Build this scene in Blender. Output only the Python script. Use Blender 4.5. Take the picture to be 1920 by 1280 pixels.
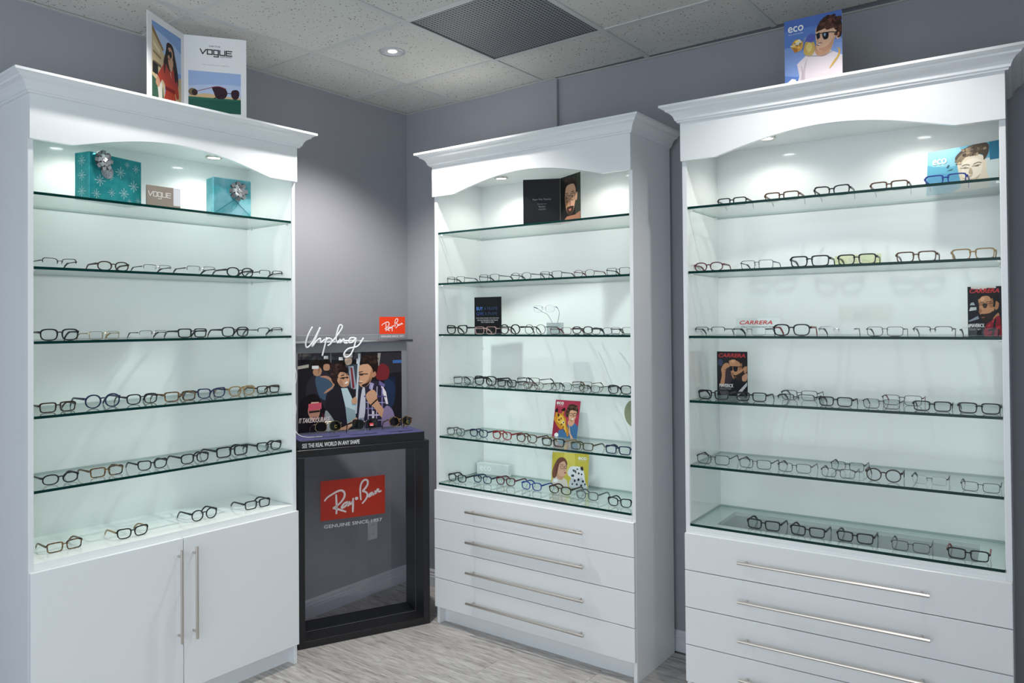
import bpy, bmesh, math, random
from mathutils import Matrix, Vector
random.seed(7)
for o in list(bpy.data.objects): bpy.data.objects.remove(o, do_unlink=True)
scene = bpy.context.scene
COL = scene.collection
PI = math.pi

# ---------------------------------------------------------------- camera
CAM_POS = (3.2877, -3.3425, 1.568)
YAW, PITCH, ROLL, FPX, PX, PY = .6532, .0114, -.0081, 1424.16, 949.67, 587.24
fw = Vector((-math.sin(YAW)*math.cos(PITCH), math.cos(YAW)*math.cos(PITCH), math.sin(PITCH)))
rt = Vector((math.cos(YAW), math.sin(YAW), 0)); up = rt.cross(fw)
r2 = math.cos(ROLL)*rt + math.sin(ROLL)*up; u2 = -math.sin(ROLL)*rt + math.cos(ROLL)*up
cd = bpy.data.cameras.new('camera'); cam = bpy.data.objects.new('camera', cd); COL.objects.link(cam)
cd.sensor_width = 36; cd.lens = FPX*36/1920; cd.shift_x = (960-PX)/1920; cd.shift_y = -(640-PY)/1920
cd.clip_start = .05
mw = Matrix((r2, u2, -fw)).transposed().to_4x4(); mw.translation = CAM_POS
cam.matrix_world = mw
scene.camera = cam
# ---------------------------------------------------------------- world, exposure
w = bpy.data.worlds.new('world'); scene.world = w; w.use_nodes = True
WORLD_STRENGTH = 2.5
bg = w.node_tree.nodes['Background']; bg.inputs[0].default_value = (.80, .905, 1, 1); bg.inputs[1].default_value = WORLD_STRENGTH
vs = scene.view_settings
vs.view_transform = 'Standard'; vs.look = 'None'; vs.gamma = 1; vs.use_curve_mapping = False
vs.exposure = 0.0
scene.cycles.transparent_max_bounces = 32
scene.cycles.max_bounces = 10
PUCK_W = 3.1

# ---------------------------------------------------------------- helpers
def lin(h):
    if isinstance(h, str):
        h = h.lstrip('#'); c = [int(h[i:i+2], 16)/255 for i in (0, 2, 4)]
    else: c = h
    return tuple((v/12.92 if v <= .04045 else ((v+.055)/1.055)**2.4) for v in c)
MATS = {}
def mat(name, col=(.8, .8, .8), rough=.5, metal=0, spec=.5, emit=None, estr=0, coat=0):
    if name in MATS: return MATS[name]
    m = bpy.data.materials.new(name); m.use_nodes = True
    b = m.node_tree.nodes['Principled BSDF']
    b.inputs['Base Color'].default_value = (*col, 1); b.inputs['Roughness'].default_value = rough
    b.inputs['Metallic'].default_value = metal; b.inputs['Specular IOR Level'].default_value = spec
    if coat: b.inputs['Coat Weight'].default_value = coat; b.inputs['Coat Roughness'].default_value = .04
    if emit: b.inputs['Emission Color'].default_value = (*emit, 1); b.inputs['Emission Strength'].default_value = estr
    MATS[name] = m; return m
def nodes(m): return m.node_tree.nodes, m.node_tree.links, m.node_tree.nodes['Principled BSDF']
def glassmat(name, tint, rough=0.0, gain=1.0):
    m = bpy.data.materials.new(name); m.use_nodes = True; nt = m.node_tree; nt.nodes.clear()
    N = nt.nodes.new; L = nt.links.new
    out = N('ShaderNodeOutputMaterial'); mix = N('ShaderNodeMixShader'); tr = N('ShaderNodeBsdfTransparent'); gl = N('ShaderNodeBsdfGlossy')
    fr = N('ShaderNodeFresnel'); geo = N('ShaderNodeNewGeometry'); mr = N('ShaderNodeMapRange')
    mr.inputs['To Min'].default_value = 1.5; mr.inputs['To Max'].default_value = 1/1.5
    L(geo.outputs['Backfacing'], mr.inputs['Value']); L(mr.outputs[0], fr.inputs['IOR'])
    tr.inputs[0].default_value = (*tint, 1); gl.inputs['Roughness'].default_value = rough
    mu = N('ShaderNodeMath'); mu.operation = 'MULTIPLY'; mu.inputs[1].default_value = gain; mu.use_clamp = True
    L(fr.outputs[0], mu.inputs[0]); L(mu.outputs[0], mix.inputs[0]); L(tr.outputs[0], mix.inputs[1]); L(gl.outputs[0], mix.inputs[2]); L(mix.outputs[0], out.inputs[0])
    MATS[name] = m; return m

class MB:
    def __init__(s): s.v = []; s.f = []; s.mi = []
    def add(s, vs, fs, mi=0):
        b = len(s.v); s.v += [tuple(p) for p in vs]
        for f in fs: s.f.append([b+i for i in f]); s.mi.append(mi)
    def box(s, x0, x1, y0, y1, z0, z1, mi=0, bev=0):
        if x0 > x1: x0, x1 = x1, x0
        if y0 > y1: y0, y1 = y1, y0
        if z0 > z1: z0, z1 = z1, z0
        if bev:
            bm = bmesh.new(); bmesh.ops.create_cube(bm, size=1)
            for v in bm.verts: v.co = Vector(((x0+x1)/2+v.co.x*(x1-x0), (y0+y1)/2+v.co.y*(y1-y0), (z0+z1)/2+v.co.z*(z1-z0)))
            bmesh.ops.bevel(bm, geom=bm.edges[:], offset=bev, segments=1, affect='EDGES')
            bm.verts.index_update()
            s.add([v.co for v in bm.verts], [[v.index for v in f.verts] for f in bm.faces], mi); bm.free(); return
        s.add([(x0,y0,z0),(x1,y0,z0),(x1,y1,z0),(x0,y1,z0),(x0,y0,z1),(x1,y0,z1),(x1,y1,z1),(x0,y1,z1)],
              [(3,2,1,0),(4,5,6,7),(0,1,5,4),(1,2,6,5),(2,3,7,6),(3,0,4,7)], mi)
    def tube(s, path, r, n=8, mi=0, closed=False, cap=True):
        P = [Vector(p) for p in path]; k = len(P); rings = []
        R = r if isinstance(r, (list, tuple)) else [r]*k
        prev = None
        for i in range(k):
            a = P[(i-1) % k] if (closed or i > 0) else P[i]; b = P[(i+1) % k] if (closed or i < k-1) else P[i]
            t = (b-a)
            if t.length < 1e-9: t = Vector((0,0,1))
            t.normalize()
            if prev is None:
                ref = Vector((0,0,1)) if abs(t.z) < .9 else Vector((1,0,0)); nn = t.cross(ref).normalized()
            else: nn = (prev - t*prev.dot(t)).normalized()
            prev = nn; bb = t.cross(nn)
            rings.append([P[i]+R[i]*(math.cos(2*PI*j/n)*nn+math.sin(2*PI*j/n)*bb) for j in range(n)])
        vs = [p for q in rings for p in q]; fs = []
        m = k if closed else k-1
        for i in range(m):
            i2 = (i+1) % k
            for j in range(n): j2 = (j+1) % n; fs.append((i*n+j, i*n+j2, i2*n+j2, i2*n+j))
        if not closed and cap: fs.append(tuple(range(n))[::-1]); fs.append(tuple((k-1)*n+j for j in range(n)))
        s.add(vs, fs, mi)
    def lathe(s, prof, n=24, mi=0, c=(0,0,0)):
        vs = []; fs = []
        for r, z in prof: vs += [(c[0]+r*math.cos(2*PI*j/n), c[1]+r*math.sin(2*PI*j/n), c[2]+z) for j in range(n)]
        for i in range(len(prof)-1):
            for j in range(n): j2 = (j+1) % n; fs.append((i*n+j, i*n+j2, (i+1)*n+j2, (i+1)*n+j))
        s.add(vs, fs, mi)
    def prism(s, pts, y0, y1, mi=0):   # pts (x,z) polygon, extruded along y
        k = len(pts)
        vs = [(x, y0, z) for x, z in pts]+[(x, y1, z) for x, z in pts]
        fs = [tuple(range(k)), tuple(range(2*k-1, k-1, -1))]+[(i, k+i, k+(i+1) % k, (i+1) % k) for i in range(k)]
        s.add(vs, fs, mi)
    def mesh(s, name, mats=(), smooth=False):
        me = bpy.data.meshes.new(name); me.from_pydata(s.v, [], s.f)
        bm = bmesh.new(); bm.from_mesh(me)
        if not getattr(s, 'keep', False): bmesh.ops.recalc_face_normals(bm, faces=bm.faces[:])
        bm.to_mesh(me); bm.free()
        for m in mats: me.materials.append(m)
        for p, i in zip(me.polygons, s.mi): p.material_index = i; p.use_smooth = smooth
        return me
    def build(s, name, m, parent=None, smooth=False):
        mats = m if isinstance(m, (list, tuple)) else [m]
        return obj(name, s.mesh(name, mats, smooth), parent)
def obj(name, me, parent=None, loc=None, rot=None):
    o = bpy.data.objects.new(name, me); COL.objects.link(o)
    if parent: o.parent = parent
    if loc: o.location = loc
    if rot: o.rotation_euler = rot
    return o
def tag(o, label, cat, group=None):
    o['label'] = label; o['category'] = cat
    if group: o['group'] = group
    return o
def thing(name, label, cat, loc=(0,0,0), rz=0, group=None):
    o = obj(name, None, None, loc, (0, 0, rz)); o.empty_display_size = .05
    return tag(o, label, cat, group)
def struct(o): o['kind'] = 'structure'; return o
def omat(o, *ms):   # object-level materials over shared mesh
    for i, m in enumerate(ms):
        o.material_slots[i].link = 'OBJECT'; o.material_slots[i].material = m
    return o
def spline(pts, n=6, closed=False):
    P = [Vector((*p, 0)) if len(p) == 2 else Vector(p) for p in pts]; k = len(P); out = []
    for i in range(k if closed else k-1):
        p0 = P[(i-1) % k] if (closed or i) else P[0]; p1 = P[i]; p2 = P[(i+1) % k]; p3 = P[(i+2) % k] if (closed or i < k-2) else P[-1]
        for j in range(n):
            t = j/n; out.append(.5*((2*p1)+(p2-p0)*t+(2*p0-5*p1+4*p2-p3)*t*t+(3*p1-p0-3*p2+p3)*t**3))
    if not closed: out.append(P[-1])
    return out
_txt = {}
def textmesh(body):
    if body not in _txt:
        cu = bpy.data.curves.new('t', 'FONT'); cu.body = body; cu.resolution_u = 3
        ob = bpy.data.objects.new('t', cu); COL.objects.link(ob)
        dg = bpy.context.evaluated_depsgraph_get()
        me = bpy.data.meshes.new_from_object(ob.evaluated_get(dg))
        vs = [v.co.copy() for v in me.vertices]; fs = [list(p.vertices) for p in me.polygons]
        bpy.data.objects.remove(ob); bpy.data.curves.remove(cu); bpy.data.meshes.remove(me)
        x0 = min(v.x for v in vs); x1 = max(v.x for v in vs); y0 = min(v.y for v in vs); y1 = max(v.y for v in vs)
        _txt[body] = ([((v.x-x0)/(x1-x0), (v.y-y0)/(y1-y0)) for v in vs], fs)
    return _txt[body]
def put_text(mb, body, x0, z0, wd, ht, y, shear=0, mi=0, bold=0):
    vs, fs = textmesh(body)
    offs = [(0, 0)] if not bold else [(0, 0), (bold, 0), (-bold, 0), (0, bold), (0, -bold)]
    for k, (dx, dz) in enumerate(offs):
        mb.add([(x0+dx+a*wd+shear*b*ht, y-k*1e-5, z0+dz+b*ht) for a, b in vs], fs, mi)
def ribbon(mb, pts, wid, y, mi=0, n=5):
    S = spline(pts, n); k = len(S); L = []; R = []
    for i in range(k):
        t = S[min(i+1, k-1)]-S[max(i-1, 0)]
        if t.length < 1e-9: t = Vector((1,0,0))
        t.normalize(); nn = Vector((-t.y, t.x, 0)); wv = wid*(.72+.28*math.sin(PI*min(1, max(0, i/(k-1))))) / 2
        L.append(S[i]+nn*wv); R.append(S[i]-nn*wv)
    vs = [(p.x, y, p.y) for p in L]+[(p.x, y, p.y) for p in R]
    mb.add(vs, [(i, i+1, k+i+1, k+i) for i in range(k-1)], mi)

# ---------------------------------------------------------------- materials
WHITE = mat('white_lacquer', (.80, .815, .83), .22, spec=.5)
WHITEIN = mat('white_gloss_interior', (.88, .895, .885), .10, spec=.5)
WALL = mat('grey_wall_paint', (.322, .326, .358), .6, spec=.3)
n_, l_, b_ = nodes(WALL)
tc = n_.new('ShaderNodeTexCoord'); nz = n_.new('ShaderNodeTexNoise'); nz.inputs['Scale'].default_value = 260; bp = n_.new('ShaderNodeBump'); bp.inputs['Strength'].default_value = .06; bp.inputs['Distance'].default_value = .002
l_.new(tc.outputs['Object'], nz.inputs['Vector']); l_.new(nz.outputs[0], bp.inputs['Height']); l_.new(bp.outputs[0], b_.inputs['Normal'])
TRIM = mat('trim_paint', (.62, .63, .67), .4)
BAR = mat('ceiling_grid_white', (.55, .56, .55), .45)
TILE = mat('ceiling_tile_fissured', (.6, .6, .57), .9, spec=.1)
n_, l_, b_ = nodes(TILE)
tc = n_.new('ShaderNodeTexCoord'); v1 = n_.new('ShaderNodeTexVoronoi'); v1.inputs['Scale'].default_value = 60; v1.inputs['Randomness'].default_value = 1
nz = n_.new('ShaderNodeTexNoise'); nz.inputs['Scale'].default_value = 28; nz.inputs['Detail'].default_value = 4
cr = n_.new('ShaderNodeValToRGB'); cr.color_ramp.elements[0].position = .21; cr.color_ramp.elements[0].color = (.12, .115, .105, 1); cr.color_ramp.elements[1].position = .31; cr.color_ramp.elements[1].color = (.62, .62, .585, 1)
ma = n_.new('ShaderNodeMath'); ma.operation = 'MULTIPLY_ADD'; ma.inputs[1].default_value = .42; 
oi = n_.new('ShaderNodeObjectInfo'); va = n_.new('ShaderNodeVectorMath'); va.operation = 'ADD'; vm = n_.new('ShaderNodeVectorMath'); vm.operation = 'SCALE'; vm.inputs['Scale'].default_value = 1.0
l_.new(oi.outputs['Location'], vm.inputs[0]); l_.new(tc.outputs['Object'], va.inputs[0]); l_.new(vm.outputs[0], va.inputs[1])
l_.new(va.outputs[0], v1.inputs['Vector']); l_.new(va.outputs[0], nz.inputs['Vector'])
l_.new(nz.outputs[0], ma.inputs[0]); l_.new(v1.outputs['Distance'], ma.inputs[2])
sb = n_.new('ShaderNodeMath'); sb.operation = 'SUBTRACT'; sb.inputs[1].default_value = .11; l_.new(ma.outputs[0], sb.inputs[0])
l_.new(sb.outputs[0], cr.inputs[0]); l_.new(cr.outputs[0], b_.inputs['Base Color'])
bp = n_.new('ShaderNodeBump'); bp.inputs['Strength'].default_value = .25; bp.inputs['Distance'].default_value = .003
l_.new(cr.outputs[0], bp.inputs['Height']); l_.new(bp.outputs[0], b_.inputs['Normal'])
VENT = mat('perforated_grille', (.2, .2, .21), .5)
n_, l_, b_ = nodes(VENT)
tc = n_.new('ShaderNodeTexCoord'); v1 = n_.new('ShaderNodeTexVoronoi'); v1.inputs['Scale'].default_value = 60; v1.inputs['Randomness'].default_value = 0
cr = n_.new('ShaderNodeValToRGB'); cr.color_ramp.elements[0].position = .36; cr.color_ramp.elements[0].color = (.008, .008, .01, 1); cr.color_ramp.elements[1].position = .42; cr.color_ramp.elements[1].color = (.26, .27, .29, 1)
l_.new(tc.outputs['Object'], v1.inputs['Vector']); l_.new(v1.outputs['Distance'], cr.inputs[0]); l_.new(cr.outputs[0], b_.inputs['Base Color'])
WOOD = mat('grey_oak_vinyl', (.5, .48, .46), .42)
n_, l_, b_ = nodes(WOOD)
tc = n_.new('ShaderNodeTexCoord'); oi = n_.new('ShaderNodeObjectInfo'); mp = n_.new('ShaderNodeMapping'); mp.inputs['Scale'].default_value = (1.1, 9, 1)
cx_ = n_.new('ShaderNodeCombineXYZ'); mm = n_.new('ShaderNodeMath'); mm.operation = 'MULTIPLY'; mm.inputs[1].default_value = 37.0
l_.new(oi.outputs['Random'], mm.inputs[0]); l_.new(mm.outputs[0], cx_.inputs[0]); l_.new(mm.outputs[0], cx_.inputs[1])
av = n_.new('ShaderNodeVectorMath'); av.operation = 'ADD'; l_.new(tc.outputs['Object'], av.inputs[0]); l_.new(cx_.outputs[0], av.inputs[1]); l_.new(av.outputs[0], mp.inputs['Vector'])
nz = n_.new('ShaderNodeTexNoise'); nz.inputs['Scale'].default_value = 2.2; nz.inputs['Detail'].default_value = 7; nz.inputs['Roughness'].default_value = .62; nz.inputs['Distortion'].default_value = 2.0
n2 = n_.new('ShaderNodeTexNoise'); n2.inputs['Scale'].default_value = 14; n2.inputs['Detail'].default_value = 5; n2.inputs['Distortion'].default_value = .4
l_.new(mp.outputs[0], nz.inputs['Vector']); l_.new(mp.outputs[0], n2.inputs['Vector'])
mx = n_.new('ShaderNodeMix'); mx.inputs[0].default_value = .38; l_.new(nz.outputs[0], mx.inputs[2]); l_.new(n2.outputs[0], mx.inputs[3])
cr = n_.new('ShaderNodeValToRGB'); e = cr.color_ramp.elements; e[0].position = .33; e[0].color = (.15, .135, .125, 1); e[1].position = .60; e[1].color = (.60, .575, .555, 1)
e2 = cr.color_ramp.elements.new(.45); e2.color = (.40, .375, .36, 1)
l_.new(mx.outputs[0], cr.inputs[0]); l_.new(cr.outputs[0], b_.inputs['Base Color'])
NICKEL = mat('brushed_nickel', (.62, .57, .52), .28, metal=1)
BLACKW = mat('black_laminate', (.012, .012, .014), .35)
GREYM = mat('grey_painted_metal', (.21, .22, .235), .45)
ALU = mat('aluminium_tube', (.75, .76, .78), .25, metal=1)
PURPLE = mat('indigo_felt', lin('4a4a78'), .8)
PLAST = mat('white_plastic', (.8, .8, .8), .3)
SHELF = glassmat('shelf_glass', (.95, .985, .978))
CLEAR = glassmat('clear_acrylic', (.97, .98, .98))
PANEL = glassmat('tinted_acrylic_panel', (.93, .93, .95), gain=1.3)
LENS = glassmat('demo_lens', (.965, .975, .975), gain=.55)
SMOKE = glassmat('sunglass_lens', (.05, .06, .045), gain=1.5)
EDGE = mat('green_glass_edge', (.002, .030, .026), .15, spec=.2)
EDGE2 = mat('pale_glass_edge', (.30, .42, .39), .2)
FROST = mat('frosted_acrylic', (.74, .77, .78), .25)
PRINT = bpy.data.materials.new('printed_card'); PRINT.use_nodes = True
n_, l_, b_ = nodes(PRINT); at = n_.new('ShaderNodeVertexColor'); at.layer_name = 'Col'; l_.new(at.outputs[0], b_.inputs['Base Color']); b_.inputs['Roughness'].default_value = .4; b_.inputs['Specular IOR Level'].default_value = .2
# ================================================================ room shell
H = 2.849; GX, GY, T = .3858, -.4288, .61
WX, FARX, FARY = -.035, 4.4, -5.6
def backy(x): return 0.0 if x < 1.082 else .013+(x-1.082)*.0325
mb = MB(); mb.box(WX-.12, FARX, FARY, .25, -.1, -.004); floor = struct(mb.build('floor', mat('floor_screed', (.2, .19, .18), .8)))
PW, PL = .182, 1.22
pm = {}
rows = int((0.0-FARY)/PW)+1
for r in range(rows):
    y1 = -.001-r*PW; y0 = y1-PW+.0012
    if y0 < FARY: y0 = FARY
    x = WX+.002-(r*.437 % PL)
    while x < FARX:
        a, b = max(x, WX+.002), min(x+PL-.0012, FARX); x += PL
        if b-a < .05: continue
        key = (round(b-a, 3), round(y1-y0, 3))
        if key not in pm:
            q = MB(); lx, ly = (b-a)/2, (y1-y0)/2; q.box(-lx, lx, -ly, ly, -.0035, 0, bev=.0006); pm[key] = q.mesh('plank', [WOOD])
        obj('plank', pm[key], floor, ((a+b)/2, (y0+y1)/2, 0))
mb = MB(); mb.box(WX-.12, WX, FARY, .25, -.1, 3.0); wall_left = struct(mb.build('wall_left', WALL))
mb = MB()
pl = [(WX, 0), (.74, 0), (.74, -.010), (1.082, -.010), (1.082, .013), (FARX, backy(FARX)), (FARX, .25), (WX, .25)]
k = len(pl); mb.add([(x, y, -.1) for x, y in pl]+[(x, y, 3.0) for x, y in pl], [tuple(range(k)), tuple(range(k, 2*k))]+[(i, (i+1) % k, k+(i+1) % k, k+i) for i in range(k)])
wall_back = struct(mb.build('wall_back', WALL))
mb = MB(); mb.box(FARX-.5, FARX-.4, -3.0, .1, 0, H-.001); shade_wall_right = struct(mb.build('shade_wall_right', WALL))  # unseen wall, run shaped to darken the corner yet let ambient light in
mb = MB(); mb.box(WX-.12, 1.0, -5.35, -5.25, 0, H-.001); shade_wall_front = struct(mb.build('shade_wall_front', WALL))  # unseen wall piece, added to keep ambient light off the cabinet side
# baseboards (moulded)
BP = [(0, 0), (.016, 0), (.016, .055), (.011, .06), (.013, .068), (.008, .074), (.009, .086), (.003, .097), (0, .097)]
def baseboard(name, p0, p1, nrm):
    mb = MB(); vs = []
    for p in (p0, p1): vs += [(p[0]+nrm[0]*a, p[1]+nrm[1]*a, z) for a, z in BP]
    k = len(BP); mb.add(vs, [(i, (i+1) % k, k+(i+1) % k, k+i) for i in range(k)]+[tuple(range(k)), tuple(range(k, 2*k))])
    return struct(mb.build(name, TRIM))
baseboard('baseboard_left', (WX+.0005, -1.125), (WX+.0005, -.002), (1, 0))
baseboard('baseboard_left_near', (WX+.0005, -5.2), (WX+.0005, -2.262), (1, 0))
baseboard('baseboard_back', (WX+.02, -.0005), (.739, -.0005), (0, -1))
baseboard('baseboard_back_far', (1.09, .0125), (FARX-.52, backy(FARX-.52)-.0005), (.0325, -1))
# wall outlet seen through the display
o_ = thing('wall_outlet', 'white duplex wall outlet on the grey wall behind the display stand', 'outlet', (WX, -.302, .369), PI/2)
mb = MB(); mb.box(-.036, .036, -.005, -.0002, -.058, .058, bev=.002); mb.build('cover_plate', PLAST, o_)
for s in (-1, 1):
    mb = MB(); mb.box(-.016, .016, -.0065, -.005, s*.026-.014, s*.026+.014, bev=.0008); q = mb.build('socket', PLAST, o_)
    mb = MB(); mb.box(-.008, -.006, -.0069, -.0064, s*.026-.005, s*.026+.005); mb.box(.006, .008, -.0069, -.0064, s*.026-.005, s*.026+.005); mb.build('slot', BLACKW, q)
# ceiling: slab, lay-in tiles, grid bars, return-air grille
mb = MB(); mb.box(WX-.12, FARX, FARY, .25, H+.03, H+.1); ceil = struct(mb.build('ceiling', mat('plenum_dark', (.05, .05, .05), .9)))
xs = [WX+.002]+[GX+i*T for i in range(7)]+[FARX]; ys = [.0]+[GY-j*T for j in range(9)]+[FARY]
tm = {}
for i in range(len(xs)-1):
    for j in range(len(ys)-1):
        a, b, c, d = xs[i]+.003, xs[i+1]-.003, ys[j+1]+.003, ys[j]-.003
        if j == 0: d = -.012 if xs[i] < 1.0 and xs[i] > .3 else -.002
        if i == 2 and j == 1:
            g = MB(); g.box(a, b, c, d, H+.004, H+.009); gr = g.build('return_air_grille', VENT, ceil)
            g = MB()
            for q in ((a-.006, a+.012, c, d), (b-.012, b+.006, c, d), (a, b, c-.006, c+.012), (a, b, d-.012, d+.006)): g.box(q[0], q[1], q[2], q[3], H+.001, H+.006)
            g.build('grille_frame', mat('grille_frame_grey', (.12, .12, .13), .5), gr); continue
        key = (round(b-a, 3), round(d-c, 3))
        if key not in tm:
            q = MB(); q.box(-(b-a)/2, (b-a)/2, -(d-c)/2, (d-c)/2, 0, .015, bev=.002); tm[key] = q.mesh('ceiling_tile', [TILE])
        obj('ceiling_tile', tm[key], ceil, ((a+b)/2, (c+d)/2, H+.003))
for x in xs[1:-1]:
    g = MB(); g.box(x-.012, x+.012, FARY, -.012 if .9 < x < 1.05 else -.002, H-.002, H+.004); g.build('grid_bar', BAR, ceil)
for y in ys[1:-1]:
    for i in range(len(xs)-1):
        g = MB(); g.box(xs[i]+.012 if i else xs[i], xs[i+1]-.012, y-.012, y+.012, H-.0015, H+.004); g.build('cross_bar', BAR, ceil)
g = MB(); g.box(WX+.0005, WX+.022, FARY, -.003, H-.003, H); g.build('wall_angle', BAR, ceil)
g = MB(); g.box(WX+.02, .739, -.02, -.0005, H-.003, H); g.build('wall_angle', BAR, ceil)
g = MB(); g.box(.739, 1.083, -.030, -.0105, H-.003, H); g.build('wall_angle', BAR, ceil)
g = MB(); g.add([(1.083, -.01, H-.003), (FARX, backy(FARX)-.022, H-.003), (FARX, backy(FARX)-.001, H-.003), (1.083, .012, H-.003), (1.083, -.01, H), (FARX, backy(FARX)-.022, H), (FARX, backy(FARX)-.001, H), (1.083, .012, H)], [(0,1,2,3),(4,5,6,7),(0,1,5,4),(2,3,7,6),(1,2,6,5),(0,3,7,4)]); g.build('wall_angle', BAR, ceil)

# recessed downlights
BULB = mat('downlight_lamp', (1, 1, 1), .3, emit=(1, .98, .95), estr=9)
def downlight(x, y, label, power, tilt=0):
    t = thing('recessed_downlight', label, 'ceiling light', (x, y, H+.0025), 0, 'recessed ceiling downlights')
    mb = MB(); mb.lathe([(.060, .0), (.059, -.004), (.045, -.0055), (.036, -.003), (.027, .003)], 32); mb.build('trim_ring', mat('downlight_trim', (.5, .5, .53), .3), t, True)
    mb = MB(); mb.lathe([(.026, .002), (.016, -.001), (.0, -.002)], 24); mb.build('lamp', BULB, t, True)
    ld = bpy.data.lights.new('downlight_beam', 'SPOT'); ld.energy = power; ld.spot_size = math.radians(125); ld.spot_blend = .55; ld.shadow_soft_size = .03; ld.color = (1, .97, .93)
    obj('downlight_beam', ld, t, (0, 0, -.012), (tilt, 0, 0))
downlight(.69, -.82, 'round recessed downlight in the ceiling tile beside the air grille', 110)
downlight(.655, -1.95, 'round recessed downlight above the doors of the two-door cabinet', 22)
downlight(2.62, -.90, 'round recessed downlight in front of the blue-poster drawer cabinet', 38, .10)

# ================================================================ display cabinets
class Cab:
    def __init__(s, o, t, W, D): s.o = Vector((*o, 0)); s.t = t; s.W = W; s.D = D; s.u = Vector((math.cos(t), math.sin(t), 0)); s.v = Vector((-math.sin(t), math.cos(t), 0))
    def w(s, x, d, z): return s.o+s.u*x+s.v*d+Vector((0, 0, z))     # x along width, d = depth behind the front
    def onfront(s, px, py, d):                                        # measuring aid: photo pixel -> local x, z on a plane d behind the front
        r = fw+(px-PX)/FPX*r2-(py-PY)/FPX*u2; o = s.o+s.v*d; c = Vector(CAM_POS)
        k = (o-c).dot(s.v)/r.dot(s.v); p = c+r*k-s.o; return p.dot(s.u), p.z
C1 = Cab((.338, -2.248), PI/2-.0228, 1.113, .37)
C2 = Cab((.5659, -.4019), .0134, 1.156, .384)
C3 = Cab((1.9584, -.3984), .0552, 1.123, .39)
S1 = [2.0436, 1.7785, 1.5133, 1.2483, .9856, .7328]
S2 = [2.0389, 1.7739, 1.5074, 1.243, .9766, .7334]
S3 = [2.0381, 1.7715, 1.5052, 1.2399, .9746, .735]
ZT, ZV, ZB = 2.451, 2.384, 2.226
CROWN = [(0, 0), (.010, 0), (.012, .006), (.017, .008), (.019, .016), (.024, .027), (.033, .037), (.043, .042), (.046, .043), (.048, .049), (.055, .053), (.061, .056), (.067, .058), (.067, .067), (0, .067)]
def bar_handle(L, vertical):
    mb = MB(); r = .006
    a = (0, 0, -L/2) if vertical else (-L/2, 0, 0); b = (0, 0, L/2) if vertical else (L/2, 0, 0)
    mb.tube([a, b], r, 12)
    for s in (-1, 1):
        p = s*(L/2-.028)
        c = (0, 0, p) if vertical else (p, 0, 0)
        mb.tube([c, (c[0], .032, c[2])], .0045, 10)
    return mb
PUCK = mat('puck_lamp', (1, 1, 1), .3, emit=(1, 1, .94), estr=22)
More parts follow.
